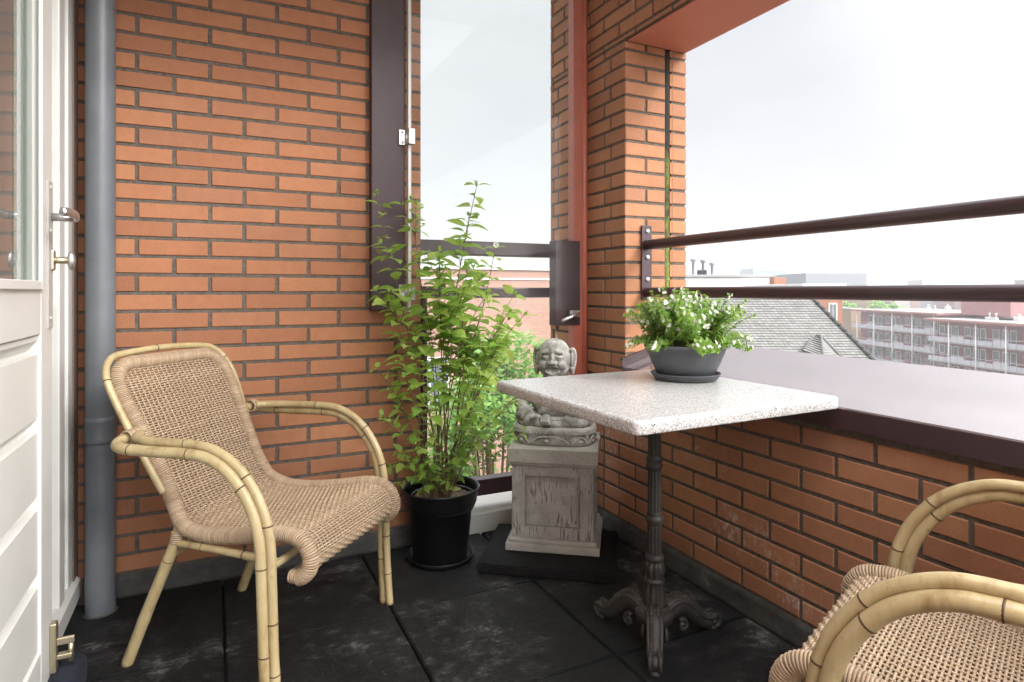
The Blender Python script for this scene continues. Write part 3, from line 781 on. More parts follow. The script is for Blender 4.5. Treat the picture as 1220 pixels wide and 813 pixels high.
mb.lathe([(.021,.175),(.026,.185),(.0305,.200),(.0305,.212),(.026,.224),(.021,.23)], n=60, flute=9, fr=.16)
mb.lathe([(.021,.165),(.029,.168),(.030,.176),(.021,.182)], n=36)
mb.lathe([(.034,.098),(.031,.11),(.0275,.166)], n=60, flute=10, fr=.18)
shift(mb.build('column', M_iron, tb))
mb = MB(); mb.lathe([(.0,.055),(.05,.055),(.056,.070),(.055,.084),(.048,.094),(.045,.090),(.042,.102),(.033,.104),(.030,.10)], n=40)
for k in range(16):
    a = 2*PI*k/16; mb.ball((.052*math.cos(a), .052*math.sin(a), .078), .006, sub=1)
shift(mb.build('base_ring', M_iron, tb))
for ang, sc_ in ((112,.90), (-128,.86), (-8,.96)):
    M = Matrix.Rotation(R(ang)-TR, 4, 'Z'); mb = MB()
    P = smoothpath([(.03,0,.070),(.065,0,.090),(.10,0,.088),(.135,0,.062),(.165,0,.034),(.19,0,.026),(.21,0,.030)], 6)
    mb.tube([M @ p for p in P], [.033-.013*i/(len(P)-1) for i in range(len(P))], 14, flat=.95)
    for side in (-1, 1):      # beaded ridges and scroll volutes
        Q = [Vector((p.x, side*(.024-.008*i/len(P)), p.z+.014)) for i, p in enumerate(P)]
        mb.tube([M @ p for p in Q], [.0075]*len(Q), 8)
        for i in range(2, len(P)-3, 2): mb.ball(M @ (P[i]+Vector((0, side*.011, .029-.010*i/len(P)))), .0075, sub=1)
        sp = [Vector((.205+.021*(1-t*.75)*math.cos(-1.6+t*7.5), side*.016, .028+.021*(1-t*.75)*math.sin(-1.6+t*7.5)+.004)) for t in [j/22 for j in range(23)]]
        mb.tube([M @ p for p in sp], .007, 8)
        sc = [Vector((.075+.018*(1-t*.8)*math.cos(2.2-t*8), side*(.036+.004*t), .046+.018*(1-t*.8)*math.sin(2.2-t*8))) for t in [j/20 for j in range(21)]]
        mb.tube([M @ p for p in sc], .0065, 8)
    mb.ball(M @ Vector((.207,0,.030)), (.018,.018,.020), sub=2); mb.lathe([(0,0),(.017,0),(.019,.006),(.014,.012),(0,.012)], tuple(M @ Vector((.205,0,.0))), 18)
    shift(mb.build('leg', M_iron, tb), sc_)

# ------------------------------------------------------------------ slab, pedestal, statue
ANG = math.atan2(-.586, .81)
sl = thing('paving_slab', 'loose black rectangular slab lying on the tiles under the stone plinth', 'slab', (1.17, 2.085, 0), ANG)
mb = MB(); bm = bmesh.new(); bmesh.ops.create_cube(bm, size=1)
for v in bm.verts: v.co = Vector((v.co.x*.50, v.co.y*.40, .0205+v.co.z*.033))
bmesh.ops.bevel(bm, geom=bm.edges[:], offset=.005, segments=2, affect='EDGES'); mb.from_bm(bm)
mb.build('slab', M_slab, sl)
PC = Vector((1.237, 2.165, .037))
pd = thing('stone_plinth', 'weathered grey square stone plinth with a framed front panel, under the seated statue', 'plinth', PC, ANG)
mb = MB(); wy = .31
mb.prism([(-.1775,0),(.1775,0),(.1775,.028),(.171,.036),(.163,.040),(.160,.052),(-.160,.052),(-.163,.040),(-.171,.036),(-.1775,.028)], -wy/2-.02, wy/2+.02)
mb2 = MB(); mb2.bbox((-.1775,-.172,0),(.1775,.172,.030),.004); mb2.bbox((-.167,-.162,.028),(.167,.162,.046),.006); mb2.build('foot', M_stone2, pd)
mb = MB()   # body with sunk framed panel in front (local -y) and sides
bx, by = .155, .150
mb.box((-bx+.014,-by+.018,.044),(bx-.014,by-.018,.322))
def framed(mb, w, h0, h1, place):
    # raised stiles round a recessed panel; place maps (u, depth, z)
    def bb(u0,u1,d0,d1,z0,z1):
        bm = bmesh.new(); bmesh.ops.create_cube(bm, size=1)
        for v in bm.verts: v.co = Vector((u0+(v.co.x+.5)*(u1-u0), d0+(v.co.y+.5)*(d1-d0), z0+(v.co.z+.5)*(z1-z0)))
        bmesh.ops.bevel(bm, geom=bm.edges[:], offset=.0025, segments=2, affect='EDGES')
        mb.from_bm(bm, 0, False, place)
    s = .052
    bb(-w, -w+s, -.019, 0, h0, h1); bb(w-s, w, -.019, 0, h0, h1); bb(-w+s, w-s, -.0188, 0, h0, h0+.045); bb(-w+s, w-s, -.0188, 0, h1-.042, h1)
    t = .010
    bb(-w+s+.001, -w+s+t, -.008, 0, h0+.046, h1-.043); bb(w-s-t, w-s-.001, -.008, 0, h0+.046, h1-.043)
    bb(-w+s+.001, w-s-.001, -.0082, 0, h0+.046, h0+.046+t); bb(-w+s+.001, w-s-.001, -.0082, 0, h1-.043-t, h1-.043)
framed(mb, bx, .046, .322, Matrix.Translation((0,-by+.018,0)))
framed(mb, by-.0005, .0465, .3215, Matrix.Translation((bx-.0185,0,0)) @ Matrix.Rotation(PI/2,4,'Z'))
framed(mb, by-.0005, .0465, .3215, Matrix.Translation((-bx+.0185,0,0)) @ Matrix.Rotation(-PI/2,4,'Z'))
framed(mb, bx, .046, .322, Matrix.Translation((0,by-.018,0)) @ Matrix.Rotation(PI,4,'Z'))
mb.build('body', M_stone, pd)
mb = MB(); mb.bbox((-.163,-.158,.320),(.163,.158,.334),.005); mb.bbox((-.170,-.165,.332),(.170,.165,.388),.004); mb.build('cap', M_stone2, pd)

SC = PC+Vector((-.012,-.008,.388))
st = thing('monk_statue', 'carved grey stone statue of a laughing seated monk, half hidden by the table', 'statue', SC, ANG+R(-2))
def blob(mb, c, r, rz=0, rx=0, ry=0, sub=4):
    rot = Matrix.Rotation(rz,3,'Z') @ Matrix.Rotation(ry,3,'Y') @ Matrix.Rotation(rx,3,'X'); mb.ball(c, r, 0, None, sub, True, rot)
def fuse(mb, name, mat_, parent, vox, sculpt=None, smooth=2):
    me = bpy.data.meshes.new('t'); me.from_pydata(mb.v, [], mb.f)
    ob = bpy.data.objects.new('t', me); C.objects.link(ob)
    m = ob.modifiers.new('r', 'REMESH'); m.mode = 'VOXEL'; m.voxel_size = vox
    m2 = ob.modifiers.new('s', 'SMOOTH'); m2.iterations = smooth; m2.factor = .5
    dg = bpy.context.evaluated_depsgraph_get(); dg.update()
    res = bpy.data.meshes.new_from_object(ob.evaluated_get(dg)); bpy.data.objects.remove(ob); 
    if sculpt:
        nn = [v.normal.copy() for v in res.vertices]
        for v, n in zip(res.vertices, nn): v.co = v.co + n*sculpt(v.co.copy(), n)
    res.materials.clear(); res.materials.append(mat_)
    for p in res.polygons: p.use_smooth = True
    o = bpy.data.objects.new(name, res); C.objects.link(o); o.parent = parent; return o
mb = MB()
# body of the figure, sitting cross-legged; front is -y
mb.ball((0,.015,.150),(.098,.074,.085),sub=4); mb.ball((0,-.010,.140),(.082,.066,.060),sub=4)         # trunk and belly
mb.ball((0,.02,.205),(.108,.058,.048),sub=4); mb.ball((0,.018,.232),(.055,.045,.035),sub=4)
for s in (-1,1):
    mb.ball((s*.092,.018,.205),(.036,.042,.040),sub=3)
    mb.tube(smoothpath([(s*.098,.015,.205),(s*.128,.0,.160),(s*.122,-.030,.125),(s*.086,-.062,.112)],6),[.034-.0005*i for i in range(19)],16)   # sleeves
    mb.tube(smoothpath([(s*.05,.03,.10),(s*.112,-.005,.096),(s*.118,-.045,.090),(s*.070,-.072,.085),(s*.0,-.076,.083)],6),[.037-.0006*i for i in range(25)],16)
    blob(mb,(s*.090,-.035,.086),(.062,.055,.030))
# hand holding a small pouch, knee drape
blob(mb,(-.022,-.092,.096),(.023,.019,.024)); blob(mb,(-.108,-.068,.108),(.032,.028,.024)); blob(mb,(-.085,-.088,.105),(.022,.02,.032),ry=.4)
for j in range(4): mb.tube([(-.036+.009*j,-.103,.108),(-.036+.009*j,-.112,.098),(-.034+.009*j,-.109,.085)],.0055,8)
# head
HC = Vector((0,-.018,.328)); 
mb.ball(HC,(.063,.064,.078),sub=4); mb.ball(HC+Vector((0,-.004,-.034)),(.060,.056,.046),sub=4); mb.ball(HC+Vector((0,.0,.028)),(.060,.062,.052),sub=4)
mb.ball((0,.0,.262),(.048,.045,.04),sub=3)
for s in (-1,1):
    blob(mb,HC+Vector((s*.032,-.046,-.020)),(.024,.018,.022))                    # cheeks
    blob(mb,HC+Vector((s*.026,-.055,.030)),(.021,.010,.009),ry=s*.15)             # brow
    blob(mb,HC+Vector((s*.026,-.055,.009)),(.015,.011,.010))                       # eyeball, closed
    blob(mb,HC+Vector((s*.012,-.066,-.012)),(.009,.010,.008))                      # nostril
    e = HC+Vector((s*.069,.004,-.004))
    mb.tube(smoothpath([e+Vector((-s*.006,-.006,.038)),e+Vector((s*.006,.004,.040)),e+Vector((s*.012,.010,.015)),e+Vector((s*.009,.006,-.020)),e+Vector((s*.003,-.003,-.045)),e+Vector((-s*.002,-.008,-.030))],5),.0075,10)
    blob(mb,e+Vector((s*.001,.0,-.046)),(.010,.010,.015)); blob(mb,e+Vector((-.0,.003,.002)),(.006,.010,.036))
blob(mb,HC+Vector((0,-.068,-.010)),(.011,.013,.010)); blob(mb,HC+Vector((0,-.061,.008)),(.0075,.010,.018))
mb.tube(smoothpath([HC+Vector((x,-.060+.35*x*x*10,-.026+ (-6*x*x))) for x in (-.030,-.018,0,.018,.030)],5),.0058,8)       # upper lip
mb.tube(smoothpath([HC+Vector((x,-.058+.35*x*x*10,-.054+ 18*x*x)) for x in (-.026,-.015,0,.015,.026)],5),.0068,8)        # lower lip
blob(mb,HC+Vector((0,-.048,-.068)),(.022,.016,.012))
def seg(p, a, b):
    ab = b-a; t = max(0, min(1, (p-a).dot(ab)/ab.length_squared)); return (p-(a+ab*t)).length
def sculpt(p, n):
    d = 0
    q = p-HC
    if p.z > .25:
        if p.y < -.05:
            m = seg(q, Vector((-.017,-.066,-.040)), Vector((.017,-.066,-.040))); d -= .012*math.exp(-(m/.0085)**2)   # open mouth
            for s in (-1,1):
                m = min(seg(q, Vector((s*.013,-.066,.006)), Vector((s*.027,-.068,.0035))), seg(q, Vector((s*.027,-.068,.0035)), Vector((s*.039,-.056,.007)))); d -= .0045*math.exp(-(m/.0028)**2)
                m = seg(q, Vector((s*.018,-.070,-.012)), Vector((s*.034,-.055,-.046))); d -= .0035*math.exp(-(m/.0035)**2)
                m = seg(q, Vector((s*.012,-.066,.020)), Vector((s*.040,-.054,.020))); d -= .003*math.exp(-(m/.003)**2)
            for zz in (.046,.054): m = seg(q, Vector((-.02,-.055,zz)), Vector((.02,-.055,zz))); d -= .0018*math.exp(-(m/.0028)**2)
            d += .0035*math.exp(-((q-Vector((0,-.062,.036))).length/.006)**2)
    else:
        w = min(1, max(0, (.25-p.z)/.03))
        if abs(p.x) > .045 or p.z < .1:
            a = math.sin(95*(p.z*.9+abs(p.x)*.55+p.y*.6)+3*noise.noise(p*16))
            d += w*.0042*(abs(a)**.6*(1 if a > 0 else -1))*min(1, max(0, (abs(p.x)-.03)/.03) if p.z > .1 else 1)
        m = min(seg(p, Vector((-.055,-.03,.235)), Vector((-.02,-.085,.15))), seg(p, Vector((.055,-.03,.235)), Vector((.02,-.085,.15)))); d -= .006*math.exp(-(m/.006)**2)
    return d
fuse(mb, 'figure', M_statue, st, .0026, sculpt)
mb = MB(); vs = []; fs = []
prof_ = [(.0,0),(.93,0),(.985,.004),(1.0,.014),(.985,.030),(1.01,.034),(1.02,.042),(1.0,.050),(.95,.053),(.0,.054)]
n = 160
for r_, z_ in prof_:
    for k in range(n):
        a = 2*PI*k/n; cx, sy = math.cos(a), math.sin(a)
        ex = .60
        x = .160*abs(cx)**ex*(1 if cx > 0 else -1); y = .108*abs(sy)**ex*(1 if sy > 0 else -1)
        q = r_
        if .004 < z_ < .032: q *= 1+.022*math.sin(a*16)
        vs.append((x*q, y*q, z_*1.32))
for i in range(len(prof_)-1):
    for k in range(n): l = (k+1) % n; fs.append((i*n+k, i*n+l, (i+1)*n+l, (i+1)*n+k))
mb.add(vs, fs, 0, True)
def oval(a, s=1.0, ex=.60):
    cx, sy = math.cos(a), math.sin(a); return Vector((.160*s*abs(cx)**ex*(1 if cx > 0 else -1), .108*s*abs(sy)**ex*(1 if sy > 0 else -1), 0))
for k in range(10):     # carved arcs round the base
    a0 = 2*PI*k/10; pts = []
    for j in range(13):
        t = j/12; p = oval(a0+t*2*PI/10*.92, 1.0); p.z = .010+.027*math.sin(PI*t); pts.append(p)
    mb.tube(pts, .0032, 6)
    c = oval(a0+PI/10*.92, .985); c.z = .019; mb.ball(c, (.009,.009,.007), sub=2)
for k in range(90): p = oval(2*PI*k/90, 1.012); p.z = .050; mb.ball(p, .0032, sub=1)
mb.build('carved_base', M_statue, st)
# ------------------------------------------------------------------ plants
def leaf(mb, p, d, up, L, W, droop=.25, fold=.25, mi=0, curl=0):
    """ovate leaf from base p along d"""
    d = d.normalized(); side = d.cross(up)
    if side.length < 1e-3: side = d.orthogonal()
    side.normalize(); nn = side.cross(d).normalized()
    T = (0, .16, .38, .62, .84, 1); Wd = (0, .36, .50, .42, .20, 0); vs = []; 
    for t, w in zip(T, Wd):
        c = p+d*(L*t)-nn*(droop*L*t*t)
        vs.append(c)
        if 0 < t < 1: vs.append(c+side*(w*W)+nn*(fold*w*W)); vs.append(c-side*(w*W)+nn*(fold*w*W))
    # indices: 0 | 1,2,3 | 4,5,6 | 7,8,9 | 10,11,12 | 13
    fs = [(0,2,1),(0,1,3)]
    for a in (1,4,7): b = a+3; fs += [(a,a+1,b+1,b),(a,b,b+2,a+2)]
    fs += [(10,11,13),(10,13,12)]
    mb.add(vs, fs, mi, True)
PCX, PCY = .777, 2.252
rnd = random.Random(11)
sh = thing('potted_shrub', 'tall leafy green shrub in a round black plastic pot on the floor beside the plinth', 'potted shrub', (PCX, PCY, 0))
mb = MB(); mb.lathe([(.0,.012),(.100,.012),(.102,.016),(.1215,.205),(.135,.212),(.1385,.222),(.1435,.262),(.1475,.268),(.1505,.274),(.1485,.278),(.1425,.276),(.139,.255),(.133,.235),(.129,.215),(.12,.21)], n=56)
mb.lathe([(.120,.20),(.1215,.241),(.1235,.244),(.1205,.246),(.117,.238)], (0.008,-.006,0), n=48)
mb.build('pot', M_blackpl, sh)
mb = MB(); mb.lathe([(0,.003),(.115,.003),(.124,.012),(.1285,.024),(.126,.026),(.119,.012),(.112,.008),(0,.008)], n=56); mb.build('saucer', M_blackpl, sh)
mb = MB(); bm = bmesh.new(); bmesh.ops.create_grid(bm, x_segments=46, y_segments=46, size=.125)
for v in bm.verts:
    v.co.z = .232+.008*noise.noise(v.co*60)+.004*noise.noise(v.co*160); v.co.x += .008; v.co.y -= .006
bmesh.ops.delete(bm, geom=[v for v in bm.verts if (v.co.x-.008)**2+(v.co.y+.006)**2 > .1185**2], context='VERTS'); mb.from_bm(bm, 0, True)
mb.build('soil', M_soil, sh, fix=False)
stems = MB(); lv = MB(); fl = MB()
root0 = Vector((PCX, PCY, .235))
def L2(px, py, d): return at(px, py, d)-Vector((PCX, PCY, 0))
T_ = [ # tip px, py, depth, thickness, leaf size, leaf start
 ((568,222),2.38,.0038,.060,.50),((449,232),2.26,.0028,.052,.55),((490,238),2.34,.0028,.048,.52),((590,296),2.42,.0034,.056,.48),
 ((556,318),2.26,.0034,.054,.62),((524,300),2.30,.0034,.054,.62),((500,330),2.28,.0030,.050,.62),((612,352),2.36,.0030,.052,.6),
 ((624,376),2.26,.0026,.046,.40),((464,348),2.22,.0022,.044,.60),((580,350),2.36,.0032,.056,.60),((540,360),2.22,.0030,.056,.58),
 ((618,470),2.24,.0020,.034,.35),((622,515),2.32,.0020,.032,.35),((455,500),2.20,.0020,.034,.30),((448,440),2.22,.0018,.034,.45),
 ((600,430),2.20,.0022,.038,.35),((478,430),2.20,.0022,.038,.35),((510,420),2.24,.0026,.042,.55),
 ((470,470),2.30,.0018,.036,.25),((585,500),2.18,.0018,.034,.25),((520,345),2.2,.003,.056,.6),((572,378),2.3,.003,.056,.55),((606,372),2.26,.0024,.05,.6),
 ((604,402),2.42,.0026,.044,.4),((570,440),2.16,.002,.036,.3),((486,380),2.38,.002,.04,.4),((530,340),2.40,.0026,.046,.4)]
def grow(P, r0, r1, size, start, gap, depth=0):
    n = len(P)
    stems.tube(P, [r0+(r1-r0)*i/(n-1) for i in range(n)], 6, 0, caps=False)
    Q = resample(P, gap); m = len(Q); ph = rnd.uniform(0, PI)
    for i in range(int(m*start), m):
        t = (Q[min(i+1, m-1)]-Q[max(i-1, 0)]).normalized(); fr_ = (i-m*start)/max(1, m*(1-start))
        a = t.orthogonal().normalized(); b = t.cross(a); ang = ph+i*PI/2
        for sgn in (1,-1):
            if rnd.random() < (.22 if size > .045 else .38): continue
            out = (a*math.cos(ang)+b*math.sin(ang))*sgn; out.z *= .6
            d = (out*1.0+t*rnd.uniform(.15,.6)+Vector((rnd.uniform(-.25,.25), rnd.uniform(-.25,.25), rnd.uniform(-.35,.2)))).normalized()
            s = size*rnd.uniform(.95,1.75)*(1-.4*fr_**2)
            pet = Q[i]+d*.007; stems.tube([Q[i], pet], .0008, 4, 1, caps=False)
            leaf(lv, pet, d, Vector((0,0,1))+Vector((rnd.uniform(-.5,.5), rnd.uniform(-.5,.5), 0)), s, s*rnd.uniform(.58,.72), rnd.uniform(.1,.5), rnd.uniform(.1,.4))
    t = (Q[-1]-Q[-2]).normalized()
    for k in range(3): leaf(lv, Q[-1], (t+Vector((rnd.uniform(-.5,.5), rnd.uniform(-.5,.5), rnd.uniform(-.2,.3)))), Vector((rnd.uniform(-1,1),rnd.uniform(-1,1),.6)), size*.45, size*.27)
for (px, dep, r0, size, start) in T_:
    tip = L2(px[0], px[1], dep); a0 = rnd.uniform(0, 2*PI); b0 = Vector((.035*math.cos(a0), .035*math.sin(a0), .228))
    up = tip.z-.23
    m1 = b0.lerp(tip, .33)+Vector((0,0,up*.10))*(1 if up > .3 else 1.9); m2 = b0.lerp(tip, .68)+Vector((0,0,up*.10 if up > .3 else .05))
    w = lambda k: Vector((rnd.uniform(-1,1), rnd.uniform(-1,1), rnd.uniform(-.5,.5)))*k
    P = smoothpath([b0, m1+w(.018), m2+w(.02), tip], 8)
    tall = up > .55
    grow(P, r0, .0011, size, start, .040 if tall else .031)
    # side twigs
    for k in range(rnd.randint(2,4) if tall else 1):
        if px[1] < 250 and k > 1: break
        i = int(len(P)*rnd.uniform(.42,.80)); t = (P[i+1]-P[i]).normalized(); a = rnd.uniform(0, 2*PI)
        d = (t*.9+Vector((math.cos(a), math.sin(a)*.7, .25))).normalized(); ln = rnd.uniform(.07,.15)
        e = P[i]+d*ln+Vector((0,0,.02))
        grow(smoothpath([P[i], P[i]+d*ln*.5+Vector((0,0,.012)), e], 4), .0014, .0008, size*.9, .25, .026)
# low bushy growth over the pot rim
for k in range(20):
    a = rnd.uniform(0, 2*PI); b0 = Vector((.05*math.cos(a)*rnd.random(), .05*math.sin(a)*rnd.random(), .235)); rr = rnd.uniform(.06,.19)
    tip = Vector((rr*math.cos(a), rr*math.sin(a)*.8, rnd.uniform(.29,.52)))
    P = smoothpath([b0, b0.lerp(tip,.5)+Vector((0,0,.06)), tip], 5); grow(P, .0016, .0008, rnd.uniform(.024,.036), .25, .021)
for (px, py, d) in ((590,292,2.42),):
    c = L2(px, py, d)
    for k in range(7):
        a = 2*PI*k/7; dv = Vector((math.cos(a), -.5, math.sin(a))); leaf(fl, c, dv, Vector((0,-1,.3)), .017, .015, -.2, .2)
stems.build('stems', [M_stem, M_gstem], sh, fix=False); lv.build('foliage', M_leaf, sh, fix=False); fl.build('flowers', M_petal, sh, fix=False)

# flowering bowl on the table
BC = Vector((1.348, 1.536, TZ))
bw = thing('flower_bowl', 'low slate grey plastic bowl of white flowering bedding plants on the stone table', 'flower bowl', BC)
mb = MB(); mb.lathe([(0,.012),(.080,.012),(.088,.018),(.104,.050),(.116,.080),(.1172,.083),(.1182,.084),(.1235,.100),(.128,.102),(.1295,.106),(.1285,.113),(.123,.113),(.119,.100),(.11,.085)], n=56); mb.build('bowl', M_greypl, bw)
mb = MB(); mb.lathe([(0,.001),(.092,.001),(.098,.006),(.107,.019),(.109,.021),(.1065,.0235),(.101,.014),(.09,.009),(0,.009)], n=56); mb.build('saucer', M_greypl, bw)
mb = MB(); mb.lathe([(0,.098),(.118,.096)], n=30); mb.build('soil', M_soil, bw, fix=False)
lv = MB(); fl = MB(); stm = MB(); rnd = random.Random(5)
for k in range(175):
    a = rnd.uniform(0, 2*PI); q = math.sqrt(rnd.random()); b0 = Vector((.095*q*math.cos(a), .095*q*math.sin(a), .097))
    el = rnd.uniform(-.15, .5) if q > .72 else rnd.uniform(.4, 1.4)
    rx = (.11+.115*q)*rnd.uniform(.82,1.05); h = (.035+.115*math.sqrt(max(0, 1-(q*.92)**2)))*rnd.uniform(.75,1.12)
    if q > .8 and rnd.random() < .45: h *= -.1
    tip = Vector((rx*q*math.cos(a)*1.02, rx*q*math.sin(a)*1.0, .105+h+.012))
    if k % 9 == 0: tip.z += .02
    P = smoothpath([b0, b0.lerp(tip,.5)+Vector((0,0,.022)), tip], 5); stm.tube(P, [.0017,.0016]*0+[.0018-.0008*i/(len(P)-1) for i in range(len(P))], 5, 0, caps=False)
    Q = resample(P, .0078); m = len(Q)
    for i in range(int(m*.28), m):
        t = (Q[min(i+1, m-1)]-Q[max(0, i-1)]).normalized(); aa = t.orthogonal().normalized(); bb = t.cross(aa); fr_ = i/m
        for j in range(3):
            th = i*2.4+j*2.1; out = aa*math.cos(th)+bb*math.sin(th)
            d = (out+t*rnd.uniform(.1,.7)); s = rnd.uniform(.016,.026)*(1.1-.45*fr_)
            leaf(lv, Q[i], d, t, s, s*rnd.uniform(.42,.6), rnd.uniform(.0,.4), .2)
        if fr_ > .42 and rnd.random() < .36:
            th = rnd.uniform(0, 2*PI); out = aa*math.cos(th)+bb*math.sin(th)
            outw = Vector((P[-1].x, P[-1].y, 0)); outw = outw.normalized() if outw.length > .01 else Vector((0,-1,0))
            d0 = (out*.6+outw*.8+Vector((0,-.15,.15))).normalized(); c = Q[i]+d0*rnd.uniform(.008,.015); s1 = d0.orthogonal().normalized(); s2 = d0.cross(s1); ph = rnd.uniform(0, 6)
            for j in range(5):
                an = ph+(j-2)*.62; leaf(fl, c, (s1*math.cos(an)+s2*math.sin(an)+d0*.35), d0, rnd.uniform(.008,.0115), .0042, .25, .15)
    t = (Q[-1]-Q[-2]).normalized(); aa = t.orthogonal().normalized(); bb = t.cross(aa)
    for j in range(9):
        th = j*2.4; leaf(lv, Q[-1]-t*.003*(j/9), (aa*math.cos(th)+bb*math.sin(th))*.9+t*.9, t, .011, .0055, -.1, .2)
stm.build('stems', M_gstem, bw, fix=False); lv.build('foliage', M_leaf2, bw, fix=False); fl.build('flowers', M_petal, bw, fix=False)

# ------------------------------------------------------------------ the town outside
GZ = -14.0
def brickish(name, c1, c2, mort, sc=1.0, rough=.9):
    m, g = base(name, rough, .15); t = g.n('TexBrick'); co = g.coords()
    sx = g.n('SeparateXYZ'); g.l(co, sx.inputs[0]); cb = g.n('CombineXYZ'); g.l(g.math('ADD', sx.outputs[0], sx.outputs[1]), cb.inputs[0]); g.l(sx.outputs[2], cb.inputs[1])
    g.l(cb.outputs[0], t.inputs['Vector']); t.inputs['Scale'].default_value = 1/sc; t.inputs['Brick Width'].default_value = .22; t.inputs['Row Height'].default_value = .0625; t.inputs['Mortar Size'].default_value = .006
    t.inputs['Color1'].default_value = (*c1,1); t.inputs['Color2'].default_value = (*c2,1); t.inputs['Mortar'].default_value = (*mort,1)
    v = g.noise(co, .6, 5, .7); g.l(g.mix(g.ramp(v, [(.4,(0,0,0)),(.7,(.25,.25,.25))]), t.outputs[0], tuple(x*.75 for x in c1)), g.b.inputs['Base Color']); return m
M_fb1 = brickish('salmon_brick_far', (.36,.20,.155), (.31,.165,.125), (.32,.26,.23))
M_fb2 = brickish('orange_brick_far', (.32,.14,.08), (.27,.115,.065), (.2,.15,.12))
M_fb3 = mat('maroon_brick_far', (.27,.11,.115), .9, var=(1.5,.3,(.34,.17,.17)))
M_fwhite = mat('white_render_far', (.62,.62,.61), .8, var=(.6,.3,(.54,.54,.53)))
M_fgrey = mat('grey_metal_panel', (.20,.215,.23), .6, var=(.3,.3,(.17,.18,.195)))
M_rail_f = mat('grey_gallery_panel', (.46,.45,.49), .5, var=(.8,.3,(.36,.35,.39)))
M_post_f = mat('pale_steel_post', (.6,.6,.6), .5)
M_pink = mat('pink_fascia', (.28,.12,.11), .7)
M_glassf = mat('far_window_glass', (.10,.12,.13), .12, spec=.9)
M_slabf = mat('gallery_concrete', (.26,.255,.25), .8)
M_roofgrey = mat('roof_gravel', (.22,.21,.20), .95, var=(.8,.3,(.30,.29,.27)))
def frame2(px, py_unused, d, heading):
    p = at(px, 347, d); return Matrix.Translation((p.x, p.y, 0)) @ Matrix.Rotation(heading, 4, 'Z')
# salmon brick neighbour seen through the narrow opening
nb = thing('brick_house', 'pale salmon brick building seen through the narrow corner opening', 'building', (3, 17, GZ))
z1 = 1.02+27*17.6/738
mb = MB(); mb.box((-6,17.5,GZ),(4.05,27,z1-.35)); mb.box((1.95,17.2,GZ),(15,27,z1)); root_build(nb, 'wall', mb, M_fb1)
mb = MB(); mb.bbox((-6.05,17.42,z1-.348),(1.94,27,z1-.28),.01); mb.bbox((1.9,17.12,z1+.002),(15.05,27,z1+.07),.01); mb.bbox((1.93,17.16,z1-.30),(15.02,17.198,z1-.25),.005); root_build(nb, 'coping', mb, M_fwhite)
mb = MB(); mb.tube([(1.72,17.4,z1-.5),(1.72,17.4,GZ)], .05, 10); mb.bbox((1.64,17.35,z1-.62),(1.80,17.49,z1-.42),.01); root_build(nb, 'downpipe', mb, M_fwhite)
for (x, z) in ((3.1,-1.6),(3.1,-4.8),(-1.2,-1.6),(-1.2,-4.8),(-4,-1.6),(5.6,-1.6)):
    y = 17.2 if x > 2 else 17.5
    mb = MB(); mb.bbox((x-.6,y-.03,z-.7),(x+.6,y-.003,z+.7),.01); w_ = root_build(nb, 'window', mb, M_fwhite)
    mb = MB(); mb.box((x-.53,y-.04,z-.63),(x-.03,y-.032,z+.63)); mb.box((x+.03,y-.04,z-.63),(x+.53,y-.032,z+.63)); p = mb.build('glass', M_glassf, w_)
    p.matrix_parent_inverse = Matrix.Identity(4); p.data.transform(Matrix.Translation(nb.location).inverted())
